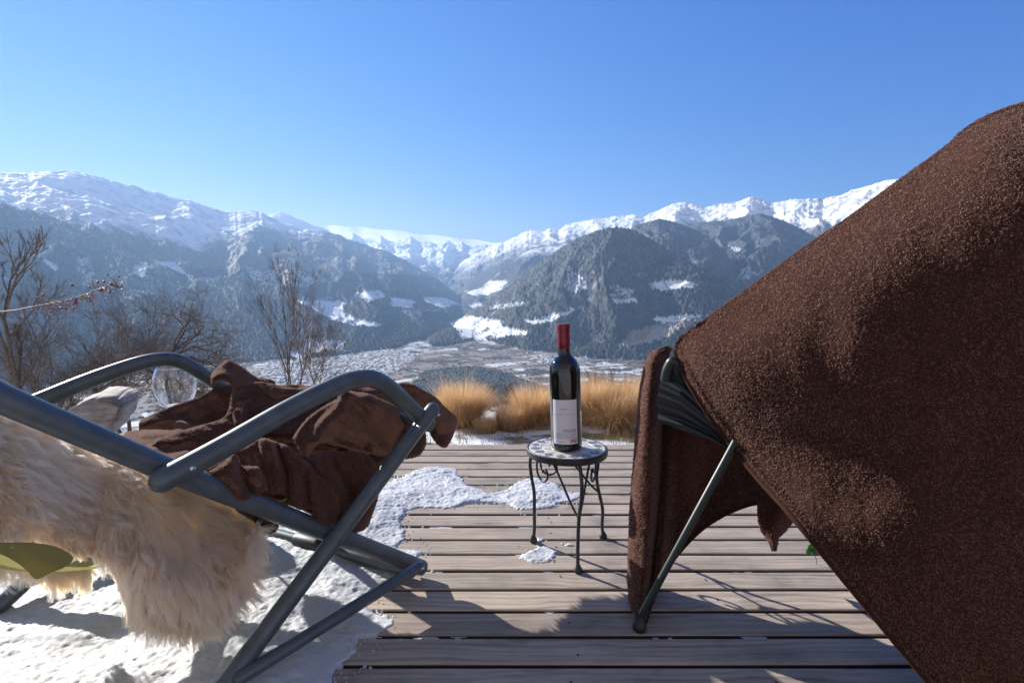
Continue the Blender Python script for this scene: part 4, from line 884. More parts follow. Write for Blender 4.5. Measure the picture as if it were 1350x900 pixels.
for v in (.135,): words(v, .12, .93, .012)
words(.05, .12, .5, .012)
local('label_print', m, mink, lb, smooth=False)
m = MB(); u = .68
while u < .95: wd = ri.choice((.008, .014, .02)); patch(u, u + wd, .035, .115, sc + .0006, m, 1); u += wd + ri.choice((.006, .01))
local('barcode', m, mbar, lb, smooth=False)
# ================================================================== right reclining chair under its blanket
HOR = lambda px, py, D: P(px, py, D)
rf = G(843, 832); ch2 = empty('reclining_chair', (rf.x + .35, rf.y - .1, 0))
tag(ch2, 'dark reclining chair almost hidden beneath a big brown blanket, one thin leg showing', 'chair', 'folding reclining chairs on the deck')
mdk, n, b = nt('dark_green_black_tube'); b.inputs['Base Color'].default_value = (.014, .024, .024, 1); b.inputs['Roughness'].default_value = .42; b.inputs['Specular IOR Level'].default_value = .4
mds, n, b = nt('dark_sling'); b.inputs['Base Color'].default_value = (.008, .010, .014, 1); b.inputs['Roughness'].default_value = .5
tc = N(n, 'ShaderNodeTexCoord'); t1 = noise_tex(n, 500, 2, .5, tc.outputs['Object']); bump(n, b, t1.outputs['Fac'], .2, .001)
legtop = P(968, 585, rf.y - .035); legup = P(1015, 480, rf.y + .09)
W2 = Vector((.83, .50, 0)).normalized() * .72         # toward the far side of this chair (right and away)
for far in (0, 1):
    d = W2 * far
    m = MB(); fz = Vector((rf.x, rf.y, .030)); m.tube([fz + d, legtop + d, legup + d], .0072, 14); l = m.build('leg', mdk, ch2, autosmooth=50)
    m = MB(); m.lathe([(0, .001), (.009, .001), (.0135, .005), (.0145, .013), (.0125, .021), (.0098, .028), (.0095, .040), (0, .040)], (rf.x + d.x, rf.y + d.y, 0), 20); m.build('rubber_foot', mplast, l, autosmooth=50)
    fb_ = P(888, 480, rf.y + .05); 
    m = MB(); ar = [fb_ + d, P(908, 512, rf.y + .06) + d, P(1010, 560, rf.y + .06) + d, P(1250, 330, rf.y - .08) + d]
    m.tube(catmull([fb_ + d + Vector((-.012, .012, -.035)), fb_ + d + Vector((-.008, .006, -.008)), fb_ + d + Vector((.004, 0, .004))] + ar[1:], 8), .0112, 16); m.build('side_rail', mdk, ch2, autosmooth=50)
    m = MB(); rl = Vector((rf.x + .72, rf.y + .10, .012)) + d; m.tube([rl, rl + Vector((-.10, .10, .36))], .0092, 14); m.build('leg', mdk, ch2, autosmooth=50)
m = MB(); m.tube([legtop, legtop + W2], .009, 12); m.build('cross_bar', mdk, ch2, autosmooth=50)
m = MB(); fb_ = P(888, 480, rf.y + .05); m.tube([fb_ + W2 * .04 + Vector((0, 0, -.02)), fb_ + W2 + Vector((0, 0, -.02))], .0125, 14); m.build('cross_bar', mdk, ch2, autosmooth=50)
# gathered dark sling: rippled panel below the front rail
nu, nv = 44, 90; vs = []
T0 = [(884, 470), (905, 490), (945, 540), (975, 590)]; B0 = [(868, 556), (900, 566), (940, 581), (975, 600)]
def lerp2(L, t):
    x = t * (len(L) - 1); i = min(int(x), len(L) - 2); f = x - i; return (L[i][0] * (1 - f) + L[i + 1][0] * f, L[i][1] * (1 - f) + L[i + 1][1] * f)
for i in range(nu):
    s = i / (nu - 1); a_, c_ = lerp2(T0, s), lerp2(B0, s)
    for j in range(nv):
        t = j / (nv - 1); px = a_[0] * (1 - t) + c_[0] * t - 8 * math.sin(math.pi * t) * (1 - s); py = a_[1] * (1 - t) + c_[1] * t
        rip = .0026 * math.sin(t * 38 + 1.6 * math.sin(s * 3.0)) * (1 - .3 * s) + .008 * math.sin(t * 9 + 2 * s)
        vs.append(P(px, py, rf.y + .075 - .10 * s + rip))
me = mesh_np('sling_seat', [tuple(v) for v in vs], grid_faces(nu, nv)); o = link('sling_seat', me, mds, ch2, True)
m = MB(); vs = []
for i in range(8):
    for j in range(8):
        s, t = i / 7, j / 7; vs.append(P(960, 560, rf.y - .02) + W2 * (.05 + .9 * t) + Vector((.22 * s, -.01 * s, .36 * s * s - .09 * math.sin(math.pi * t))))
m.mesh(vs, [(i * 8 + j, i * 8 + j + 1, (i + 1) * 8 + j + 1, (i + 1) * 8 + j) for i in range(7) for j in range(7)]); m.build('sling_back', mds, ch2)
# ---------------------------------------------------------------- the big blanket (one cloth, several falls)
def pl_dist(px, py, L):
    d = np.full(px.shape, 1e9)
    for (ax, ay), (bx, by) in zip(L[:-1], L[1:]):
        dx, dy = bx - ax, by - ay; t = np.clip(((px - ax) * dx + (py - ay) * dy) / (dx * dx + dy * dy), 0, 1)
        d = np.minimum(d, np.hypot(px - ax - t * dx, py - ay - t * dy))
    return d
def dens(L, n):
    L = [Vector((a, c, 0)) for a, c in L]; c = catmull(L, 12); ln = [0]
    for p, q in zip(c[:-1], c[1:]): ln.append(ln[-1] + (q - p).length)
    return np.array([np.interp(np.linspace(0, ln[-1], n), ln, [p[k] for p in c]) for k in (0, 1)]).T
RIDGE = [(889, 461), (893, 447), (905, 437), (950, 405), (1000, 369), (1060, 325), (1120, 284), (1180, 240), (1228, 206), (1252, 187), (1268, 172), (1290, 157), (1320, 144), (1350, 134), (1420, 112), (1560, 80)]
HEM = [(889, 461), (893, 474), (905, 500), (935, 548), (968, 592), (1005, 637), (1030, 664), (1052, 690), (1130, 785), (1225, 900), (1330, 1024), (1440, 1150)]
NS, NT = 420, 420
rdg = dens(RIDGE, NS); hem = dens(HEM, NT)
s_, t_ = np.meshgrid(np.linspace(0, 1, NS), np.linspace(0, 1, NT), indexing='ij')
far_ = hem[-1] + (rdg[-1] - rdg[0])
# Coons-like patch in picture coordinates, then given its own depth
qx = rdg[:, 0][:, None] + (hem[:, 0] - hem[0, 0])[None, :] * (1 - .45 * s_)
qy = rdg[:, 1][:, None] + (hem[:, 1] - hem[0, 1])[None, :] * (1 + .10 * s_)
dr = pl_dist(qx, qy, RIDGE); dh = pl_dist(qx, qy, HEM)
dpath = np.sqrt((qx - 889) ** 2 + (qy - 461) ** 2)
base_d = .85 - .05 * sstep(0, 500, dpath)
hw = 92 - 73 * sstep(640, 760, qy)                                       # the roll-over is soft near the front edge, tight lower down
lift = np.hypot(.21 * np.exp(-dh / hw) * (1 - .85 * sstep(560, 720, qy)), .185 * np.exp(-(dr / 68) ** 1.15))
wav = .010 * fbm(qx / 130, qy / 170, 3) + .006 * np.sin((qx * .8 - qy * .35) / 42 + 2 * fbm(qx / 200, qy / 200, 2))
dep = base_d - .055 * (1 - np.exp(-np.minimum(dr, dh) / 120)) + lift + wav * sstep(0, 40, np.minimum(dr, dh))
near_edge = sstep(.5, .0, s_ * 6) * (1 - .6 * sstep(600, 760, qy))
dep = dep + near_edge * (.0032 * np.exp(-((dh - 11.5) / 1.9) ** 2) - .0042 * np.exp(-((dh - 5.5) / 4.0) ** 2) + .0022 * np.exp(-((dh - 16) / 1.6) ** 2))
# a dent in the cloth that catches light, and the lump of the chair head under the top
dep -= .010 * np.exp(-(((qx - 1128) / 26) ** 2 + ((qy - 452) / 40) ** 2))
dep += .006 * np.exp(-(((qx - 1085) / 30) ** 2 + ((qy - 455) / 60) ** 2))
def unproj(px, py, D):
    u = (px - 675) / F; v = (450 - py) / F; y = CP + v * SP; z = -SP + v * CP
    return np.stack([u / y * D, D + 0 * px, CAM_H + z / y * D], -1)
front_s = unproj(qx, qy, dep)
# fuzz: tiny real bumps so the silhouette is soft
bw = MB()
def add_grid(mb, A, cyclic=False):
    nu, nv = A.shape[:2]; vs = [mb.bm.verts.new(tuple(v)) for v in A.reshape(-1, 3)]
    for i in range(nu - 1):
        for j in range(nv - 1): mb.bm.faces.new((vs[i * nv + j], vs[i * nv + j + 1], vs[(i + 1) * nv + j + 1], vs[(i + 1) * nv + j]))
# far side of the ridge: cloth goes over and down behind
rb = front_s[:, 0, :]; k = np.linspace(0, 1, 26)[None, :, None]
back = rb[:, None, :] + np.concatenate([.16 * k ** .7 + 0 * rb[:, None, :1], .26 * k ** .8 + 0 * rb[:, None, :1], -.015 * k - .46 * k ** 2.2 + 0 * rb[:, None, :1]], -1)
full = np.concatenate([back[:, ::-1, :][:, :-1, :], front_s], 1)
# taper the back fall toward the front tip so it cannot show in front
full[:, :25, :] = rb[:, None, :] + (full[:, :25, :] - rb[:, None, :]) * sstep(.06, .5, np.linspace(0, 1, NS))[:, None, None]
nf = np.stack([perlin(full[..., 0] * 260 + i * 9, full[..., 1] * 180 + full[..., 2] * 260) for i in range(3)], -1)
full = full + .0013 * nf * .7
me = mesh_np('blanket', full.reshape(-1, 3), face_eye(full.reshape(-1, 3), grid_faces(*full.shape[:2])))
bl = link('blanket', me, mfl, None, True)
tag(bl, 'large brown fleece blanket draped over the right chair, falling steeply to the deck', 'blanket')
pile_on(bl, full.reshape(-1, 3), grid_faces(*full.shape[:2]), 330000, .0034, .0009)
so2 = bl.modifiers.new('thick', 'SOLIDIFY'); so2.thickness = .007; so2.offset = -1
def place(o, parent):                       # parent at the world origin keeps coordinates
    o.parent = parent
# rolled hem with its stitched welt
def hemtube(name, inset, r, n=260):
    L = hem[: int(NT * .98)]; pts = []
    for i in range(n):
        q = i / (n - 1) * (len(L) - 1); a = int(q); f = q - a; b_ = min(a + 1, len(L) - 1)
        row = int(inset); p = front_s[row, a] * (1 - f) + front_s[row, b_] * f
        pts.append(Vector(p) + Vector((0, -.001, 0)))
    m = MB(); m.tube(pts, r, 10); return m.build(name, mfl, bl)
hemtube('hem', 0, .0052)
# groove of stitching beside the hem
mst, n, b = nt('brown_stitching'); b.inputs['Base Color'].default_value = (.03, .014, .010, 1); b.inputs['Roughness'].default_value = .9
m = MB()
for rw in (8, 9):
    for i in range(14, 330, 3):
        p, q = Vector(front_s[rw, i]), Vector(front_s[rw, i + 1]); e = Vector((0, -.0016, 0)); m.tube([p + e, (p + q) / 2 + e * 1.3, q + e], [.0006, .0013, .0006], 6)
m.build('stitching', mst, bl)
# the fall beyond the arm: column fold, swag and corner
TOP = [(884, 459), (866, 460), (870, 458), (892, 462), (930, 530), (1000, 600), (1075, 690)]
NU, NV = 170, 190
s = np.linspace(0, 1, NU)[:, None]; t = np.linspace(0, 1, NV)[None, :]
Lx = np.interp(t, [0, .04, .1, .2, .35, .6, .85, .95, 1], [876, 858, 849, 843, 838, 830, 827, 830, 838]); Ly = np.interp(t, [0, .04, .1, .2, .35, .6, .85, .95, 1], [459, 464, 480, 515, 570, 670, 765, 805, 823])
Mx = np.interp(t, [0, .04, .1, .2, .35, .6, .85, .95, 1], [886, 884, 880, 880, 880, 880, 872, 862, 850]); My = np.interp(t, [0, .04, .1, .2, .35, .6, .85, .95, 1], [460, 464, 476, 508, 562, 660, 752, 800, 826])
cxx = Lx + (Mx - Lx) * s; cyy = Ly + (My - Ly) * s
cd_ = 1.265 - .085 * np.sin(np.pi * np.clip(s / .82, 0, 1)) ** .8 * (1 - .25 * t) + .02 * np.cos(s * 14 + 3 * t) * s * (.2 + t) * .5 + .06 * sstep(.55, 1, s) - .115 * t ** 1.5
cd_ = cd_ - .03 * sstep(.12, 0, t)
colm = unproj(cxx, cyy, cd_ + .002 * fbm(cxx / 14, cyy / 30, 3))
nf = np.stack([perlin(colm[..., 0] * 260 + i * 9, colm[..., 1] * 180 + colm[..., 2] * 260) for i in range(3)], -1)
W_ = (colm + .0013 * nf * .7).reshape(-1, 3); me = mesh_np('front_fold', W_, face_eye(W_, grid_faces(NU, NV))); o = link('front_fold', me, mfl, bl, True); pile_on(o, colm.reshape(-1, 3), grid_faces(NU, NV), 65000, .0034, .0009); q_ = o.modifiers.new('t', 'SOLIDIFY'); q_.thickness = .006; q_.offset = -1
# swag between the column and the big fall
swT = np.array([(872, 520), (905, 540), (950, 580), (1000, 610), (1060, 640)], float); swB = np.array([(850, 822), (867, 772), (896, 727), (935, 690), (985, 666), (1030, 661), (1075, 668)], float)
sT = np.stack([np.interp(np.linspace(0, 1, NU), np.linspace(0, 1, len(swT)), swT[:, k]) for k in (0, 1)], -1); sBc = dens([tuple(q) for q in swB], NU)
t = np.linspace(0, 1, NV)[None, :]
gx_ = sT[:, :1] + (sBc[:, :1] - sT[:, :1]) * t; gy_ = sT[:, 1:] + (sBc[:, 1:] - sT[:, 1:]) * t
sv = np.linspace(0, 1, NU)[:, None]
gd = 1.275 + .10 * sv - .045 * t - .125 * (1 - sv) * t ** 1.5 + .016 * np.cos(sv * 30 - 2.5 * t) * np.exp(-sv * 3.0) * (.4 + t) + .012 * np.cos(sv * 11 + 2 * t)
swag = unproj(gx_, gy_, gd)
nf = np.stack([perlin(swag[..., 0] * 260 + i * 9, swag[..., 1] * 180 + swag[..., 2] * 260) for i in range(3)], -1)
W_ = (swag + .0013 * nf * .7).reshape(-1, 3); me = mesh_np('side_fold', W_, face_eye(W_, grid_faces(NU, NV))); o = link('side_fold', me, mfl, bl, True); pile_on(o, swag.reshape(-1, 3), grid_faces(NU, NV), 55000, .0034, .0009); q_ = o.modifiers.new('t', 'SOLIDIFY'); q_.thickness = .006; q_.offset = -1
m = MB(); m.tube([Vector(unproj(np.array(a_), np.array(c_), np.array(d_))) for a_, c_, d_ in zip(sBc[::3, 0], sBc[::3, 1], gd[::3, -1])], .0045, 8); m.build('hem', mfl, bl)
# hanging corner
rows = [(655, 998, 1060), (672, 998, 1053), (688, 999, 1046), (700, 1003, 1036), (708, 1009, 1027), (716, 1014, 1025), (722, 1017, 1024), (726, 1019, 1023)]
py_ = np.linspace(655, 726, 60); xl = np.interp(py_, [r[0] for r in rows], [r[1] for r in rows]); xr = np.interp(py_, [r[0] for r in rows], [r[2] for r in rows])
a_ = np.linspace(0, 1, 48)[:, None]; kx = xl[None, :] + (xr - xl)[None, :] * a_; ky = py_[None, :] + 0 * a_
kd = 1.24 - .030 * np.sin(np.pi * np.clip(a_, 0, 1)) ** .8 + .035 * a_ - .004 * np.sin(a_ * 9 + ky / 20)
kk = unproj(kx, ky, kd + 0 * kx)
nf = np.stack([perlin(kk[..., 0] * 260 + i * 9, kk[..., 1] * 180 + kk[..., 2] * 260) for i in range(3)], -1)
W_ = (kk + .0013 * nf * .7).reshape(-1, 3); me = mesh_np('corner_fold', W_, face_eye(W_, grid_faces(48, 60))); o = link('corner_fold', me, mfl, bl, True); pile_on(o, kk.reshape(-1, 3), grid_faces(48, 60), 9000, .0034, .0009); q_ = o.modifiers.new('t', 'SOLIDIFY'); q_.thickness = .006; q_.offset = -1
# ================================================================== wine glass on a stump table beyond the far arm
mglass, n, b = nt('clear_glass'); b.inputs['Base Color'].default_value = (1, 1, 1, 1); b.inputs['Transmission Weight'].default_value = 1; b.inputs['Roughness'].default_value = .0; b.inputs['IOR'].default_value = 1.55
gb = P(232, 540, 1.62); gs = gb.y / F
wg = empty('wine_glass', (gb.x, gb.y, gb.z - .088)); tag(wg, 'empty clear stemmed wine glass standing just beyond the far armrest', 'glass')
bowl = [(4, 2), (11, 4), (19, 11), (24.5, 22), (26.3, 33), (25.5, 44), (22.8, 53), (20.5, 57.5)]
bp = catmull([(r * gs, z * gs, 0) for r, z in bowl], 6)
out_ = [(p.x, p.y) for p in bp]; th = .0019
inn = [(max(p.x - th, 0), p.y + (th * 1.6 if i < 8 else 0)) for i, p in enumerate(bp)]
m = MB(); prof = [(0, -.084), (.034, -.0845), (.0345, -.0835), (.012, -.080), (.0042, -.074), (.0036, -.040), (.0042, -.008), (.0075, .000)] + out_[1:] + [(out_[-1][0] - th * .5, out_[-1][1] + .0006)] + inn[::-1] + [(0, inn[0][1])]
m.lathe(prof, (gb.x, gb.y, gb.z), 56); m.build('glass_bowl', mglass, wg)
mwood, n, b = nt('sawn_grey_wood'); tc = N(n, 'ShaderNodeTexCoord'); mp = N(n, 'ShaderNodeMapping'); mp.inputs['Scale'].default_value = (8, 45, 45); n.links.new(tc.outputs['Object'], mp.inputs[0]); t1 = noise_tex(n, 1.5, 6, .65, mp.outputs[0])
r1 = ramp(n, [(.3, (.16, .13, .115)), (.55, (.32, .28, .26)), (.8, (.46, .42, .40))]); n.links.new(t1.outputs['Fac'], r1.inputs[0]); n.links.new(r1.outputs[0], b.inputs['Base Color']); b.inputs['Roughness'].default_value = .85; bump(n, b, t1.outputs['Fac'], .5, .004)
mbark, n, b = nt('dark_bark'); tc = N(n, 'ShaderNodeTexCoord'); t1 = noise_tex(n, 40, 6, .7, tc.outputs['Object']); r1 = ramp(n, [(.35, (.022, .017, .014)), (.7, (.085, .068, .058))]); n.links.new(t1.outputs['Fac'], r1.inputs[0]); n.links.new(r1.outputs[0], b.inputs['Base Color']); b.inputs['Roughness'].default_value = .95; bump(n, b, t1.outputs['Fac'], .8, .01)
# stump that carries the glass
sz = gb.z - .0855; rq = random.Random(2)
st = empty('tree_stump', (gb.x, gb.y, 0)); tag(st, 'upright dark stump used as a stand for the wine glass', 'stump')
def stump(c, r, z0, z1, par, seg=40):
    m = MB(); rad = [r * (1 + .05 * math.sin(3 * k * .157 + 1) + .03 * rq.uniform(-1, 1)) for k in range(seg)]
    rings = []
    for f, e in ((0, 1.12), (.25, 1.04), (.6, 1.0), (.97, .99), (1, .96)):
        rings.append([m.bm.verts.new((c[0] + rad[k] * e * math.cos(2 * math.pi * k / seg), c[1] + rad[k] * e * math.sin(2 * math.pi * k / seg), z0 + (z1 - z0) * f)) for k in range(seg)])
    for A, B in zip(rings[:-1], rings[1:]):
        for k in range(seg): m.bm.faces.new((A[k], A[(k + 1) % seg], B[(k + 1) % seg], B[k]))
    m.bm.faces.new(rings[0][::-1]); m.build('bark', mbark, par, autosmooth=40)
    m = MB(); top_ = [m.bm.verts.new((c[0] + rad[k] * .965 * math.cos(2 * math.pi * k / seg), c[1] + rad[k] * .965 * math.sin(2 * math.pi * k / seg), z1)) for k in range(seg)]
    m.bm.faces.new(top_); m.build('sawn_top', mwood, par, smooth=False)
stump((gb.x, gb.y), .075, 0.0, sz, st)
# weathered block of wood lying behind the near rail
blk = [(60, 566), (88, 540), (120, 526), (148, 527), (160, 536), (157, 552), (150, 566), (140, 580), (60, 600)]
wb = empty('weathered_log', P(120, 560, 1.75)); tag(wb, 'pale split log with a sawn end resting behind the chair rail', 'log')
m = MB(); fr_ = [P(a_, c_, 1.72 + .002 * i) for i, (a_, c_) in enumerate(blk)]; ext = Vector((-.10, .24, 0))
nb_ = len(blk); m.mesh(fr_ + [p + ext for p in fr_], [tuple(range(nb_)), tuple(range(2 * nb_ - 1, nb_ - 1, -1))] + [(i, (i + 1) % nb_, nb_ + (i + 1) % nb_, nb_ + i) for i in range(nb_)])
bmesh.ops.bevel(m.bm, geom=list(m.bm.edges), offset=.008, segments=2, affect='EDGES')
bmesh.ops.triangulate(m.bm, faces=[f for f in m.bm.faces if len(f.verts) > 4]); bmesh.ops.subdivide_edges(m.bm, edges=list(m.bm.edges), cuts=2, use_grid_fill=True)
for v in m.bm.verts:
    c = v.co; e = float(perlin(np.array(c.x * 30), np.array(c.z * 30 + c.y * 17))); v.co += Vector((e, e * .5, -e)) * .006
m.build('log_body', mwood, wb)
# its support: a low stone under the log
ms_, n, b = nt('rough_fieldstone'); tc = N(n, 'ShaderNodeTexCoord'); t1 = noise_tex(n, 14, 6, .65, tc.outputs['Object']); r1 = ramp(n, [(.3, (.10, .095, .09)), (.7, (.27, .255, .24))]); n.links.new(t1.outputs['Fac'], r1.inputs[0]); n.links.new(r1.outputs[0], b.inputs['Base Color']); bump(n, b, t1.outputs['Fac'], .8, .02)
zb = min(v.z for v in fr_); m = MB(); c0 = P(100, 590, 1.85); bmesh.ops.create_icosphere(m.bm, subdivisions=4, radius=1)
for v in m.bm.verts:
    d = v.co.copy(); e = 1 + .18 * float(perlin(np.array(d.x * 2 + 3), np.array(d.y * 2 + d.z * 1.5))); v.co = Vector((c0.x + d.x * .15 * e, c0.y + d.y * .13 * e, zb * .5 + max(-1, min(1, d.z * 1.15)) * zb * .52))
so3 = m.build('support_stone', ms_); tag(so3, 'rough grey boulder beneath the pale split log', 'stone')
# ================================================================== dry ornamental grass beyond the deck
mgr = []
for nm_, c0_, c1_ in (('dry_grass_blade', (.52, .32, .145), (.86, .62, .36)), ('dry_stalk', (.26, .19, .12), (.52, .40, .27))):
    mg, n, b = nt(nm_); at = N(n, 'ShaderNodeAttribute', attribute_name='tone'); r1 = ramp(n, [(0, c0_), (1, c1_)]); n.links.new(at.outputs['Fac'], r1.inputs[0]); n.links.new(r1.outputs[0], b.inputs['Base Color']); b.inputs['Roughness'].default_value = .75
    tr = N(n, 'ShaderNodeBsdfTranslucent'); n.links.new(r1.outputs[0], tr.inputs[0]); ms = N(n, 'ShaderNodeMixShader'); ms.inputs[0].default_value = .45
    n.links.new(b.outputs[0], ms.inputs[1]); n.links.new(tr.outputs[0], ms.inputs[2]); n.links.new(ms.outputs[0], n.nodes['Material Output'].inputs['Surface']); mgr.append(mg)
rg = np.random.default_rng(21)
def blades(name, c, rbase, height, n_, spread, width, mat, parent, up=.25, droop=.35, segs=5, tone=.5, hvar=.35):
    a = rg.uniform(0, 2 * np.pi, n_); r = rbase * np.sqrt(rg.uniform(0, 1, n_)); b0 = np.stack([c[0] + r * np.cos(a), c[1] + r * np.sin(a), np.full(n_, c[2])], -1)
    a2 = a + rg.normal(size=n_) * .9; tilt = np.abs(rg.normal(size=n_)) * spread; L = height * (1 - hvar * rg.uniform(0, 1, n_) ** 1.2)
    lean = rg.normal(size=2) * .35; out = np.stack([np.cos(a2) + lean[0], np.sin(a2) + lean[1], 0 * a2], -1); tilt = tilt * rg.choice([.6, 1, 1, 1.9], n_); side_ = np.stack([-np.sin(a2 + rg.normal(size=n_)), np.cos(a2), 0 * a2], -1); side_ /= np.linalg.norm(side_, axis=1, keepdims=True)
    Vv = []; ph = rg.uniform(0, 6.28, n_)
    for k in range(segs + 1):
        s = k / segs; ang_ = tilt * (up + s * 1.0) + droop * s * s * rg.uniform(.2, 1.6, n_)
        if k == 0: p = b0.copy()
        else: p = p + (out * np.sin(ang_)[:, None] + np.array([0, 0, 1.])[None] * np.cos(ang_)[:, None]) * (L / segs)[:, None] + side_ * (.012 * np.sin(4 * s + ph) * height)[:, None]
        w_ = width * (1 - .8 * s); Vv += [p - side_ * w_ * .5, p + side_ * w_ * .5]
    Vv = np.stack(Vv, 1).reshape(-1, 3); st_ = 2 * (segs + 1); bs = np.arange(n_)[:, None] * st_
    fs = np.concatenate([bs + np.array([[2 * k, 2 * k + 1, 2 * k + 3, 2 * k + 2]]) for k in range(segs)], 1).reshape(-1, 4)
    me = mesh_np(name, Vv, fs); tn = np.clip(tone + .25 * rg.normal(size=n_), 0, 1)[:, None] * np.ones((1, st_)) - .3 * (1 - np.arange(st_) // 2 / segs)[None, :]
    set_attr(me, 'tone', np.clip(tn, 0, 1).ravel()); return link(name, me, mat, parent, False)
def gz(x, y): return -.50 - .46 * max(math.hypot(x, y) - 5.0, 0) * float(sstep(4.6, 9, np.array(math.hypot(x, y))))
CL = [(606, 569, 503, 78, 4.75, 1.1, 'dry straw grass clump just right of the heaped brown blanket'),
      (641, 571, 549, 40, 4.5, .35, 'low sparse dry grass tuft in the gap between two taller clumps'),
      (672, 570, 533, 56, 4.6, .6, 'half-height dry grass clump at the left foot of the bottle clump'),
      (706, 568, 508, 76, 4.8, 1.1, 'straw-orange dry grass clump close behind the left side of the wine bottle'),
      (746, 567, 512, 60, 4.95, .8, 'dry grass clump directly behind the wine bottle'),
      (779, 566, 496, 70, 4.8, 1.0, 'tall dry grass clump just right of the wine bottle'),
      (812, 567, 507, 58, 4.65, .8, 'dry grass clump second from the hanging fold of the big blanket'),
      (838, 566, 498, 62, 4.9, 1.0, 'dry grass clump half hidden by the hanging fold of the big blanket')]
for (px_, py_, pt_, wpx, D, dn, lab) in CL:
    if px_ > 860: continue
    base = P(px_, py_, D); base.z = gz(base.x, base.y) - .02; topz = P(px_, pt_, D).z
    hgt = (topz - base.z) * 1.02; wd = wpx * D / F
    g = empty('ornamental_grass', base); tag(g, lab, 'grass clump', 'dry grass clumps along the deck edge')
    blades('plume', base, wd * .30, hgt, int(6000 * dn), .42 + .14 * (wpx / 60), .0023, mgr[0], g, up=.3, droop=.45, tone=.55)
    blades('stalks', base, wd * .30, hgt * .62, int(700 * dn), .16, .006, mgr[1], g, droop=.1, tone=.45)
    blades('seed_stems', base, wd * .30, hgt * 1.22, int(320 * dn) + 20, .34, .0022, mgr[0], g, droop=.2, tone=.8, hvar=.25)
# ragged low turf and dead leaves in the snowy strip
V0 = []; F0 = []; T0_ = []
n_ = 9000; xx = rg.uniform(-2.2, 2.4, n_); yy = rg.uniform(3.5, 4.75, n_); kp = (fbm(xx / .35 + 7, yy / .16, 3) > .02); xx, yy = xx[kp], yy[kp]
for x, y in zip(xx, yy):
    a = rg.uniform(0, 6.28); L = rg.uniform(.02, .07); tl = rg.uniform(.2, 1.2); b_ = len(V0); s = Vector((math.cos(a), math.sin(a), 0)); z = gz(x, y) - .01
    p0 = Vector((x, y, z)); p1 = p0 + s * L * .4 * tl + Vector((0, 0, L * .6)); p2 = p1 + s * L * .6 * tl + Vector((0, 0, L * .2)); w_ = Vector((-s.y, s.x, 0)) * .003
    V0 += [p0 - w_, p0 + w_, p1 + w_ * .7, p1 - w_ * .7, p2]; F0 += [(b_, b_ + 1, b_ + 2, b_ + 3), (b_ + 3, b_ + 2, b_ + 4)]; T0_ += [rg.uniform(0, 1)] * 5
me = bpy.data.meshes.new('turf'); me.from_pydata([tuple(v) for v in V0], [], F0); set_attr(me, 'tone', T0_)
mtf, n, b = nt('winter_turf'); at = N(n, 'ShaderNodeAttribute', attribute_name='tone'); r1 = ramp(n, [(0, (.30, .22, .11)), (.6, (.38, .31, .16)), (.85, (.20, .22, .08)), (1, (.10, .16, .05))]); n.links.new(at.outputs['Fac'], r1.inputs[0]); n.links.new(r1.outputs[0], b.inputs['Base Color'])
tf = link('turf', me, mtf); tf['kind'] = 'stuff'; tf['label'] = 'short yellowed turf poking through the snow'; tf['category'] = 'grass'
# bare twiggy bushes just behind the grass
mtw, n, b = nt('bare_twig'); tc = N(n, 'ShaderNodeTexCoord'); t1 = noise_tex(n, 30, 3, .6, tc.outputs['Object']); r1 = ramp(n, [(.35, (.050, .038, .033)), (.7, (.16, .125, .108))]); n.links.new(t1.outputs['Fac'], r1.inputs[0]); n.links.new(r1.outputs[0], b.inputs['Base Color']); b.inputs['Roughness'].default_value = .9
class Twigs:                                         # fast branching skeleton -> one mesh of tapered prisms
    def __init__(s): s.segs = []
    def seg(s, a, b, ra, rb): s.segs.append((a, b, ra, rb))
    def mesh(s, name, mat, parent, sides=5):
        A = np.array([q[0] for q in s.segs], float); B = np.array([q[1] for q in s.segs], float); ra = np.array([q[2] for q in s.segs]); rb_ = np.array([q[3] for q in s.segs])
        d = B - A; d /= np.maximum(np.linalg.norm(d, axis=1, keepdims=True), 1e-9); ref = np.where(np.abs(d[:, 2:3]) < .9, [[0, 0, 1.]], [[1., 0, 0]])
        e1 = np.cross(d, ref); e1 /= np.linalg.norm(e1, axis=1, keepdims=True); e2 = np.cross(d, e1)
        k = np.arange(sides) * 2 * np.pi / sides
        o_ = e1[:, None, :] * np.cos(k)[None, :, None] + e2[:, None, :] * np.sin(k)[None, :, None]
        Vv = np.concatenate([A[:, None] + o_ * ra[:, None, None], B[:, None] + d[:, None] * .3 * rb_[:, None, None] + o_ * rb_[:, None, None]], 1).reshape(-1, 3)
        bs = np.arange(len(A))[:, None, None] * 2 * sides; i = np.arange(sides)[None, :, None]; j = (i + 1) % sides
        fs = np.concatenate([bs + i, bs + j, bs + j + sides, bs + i + sides], 2).reshape(-1, 4)
        return link(name, mesh_np(name, Vv, fs), mat, parent, True)
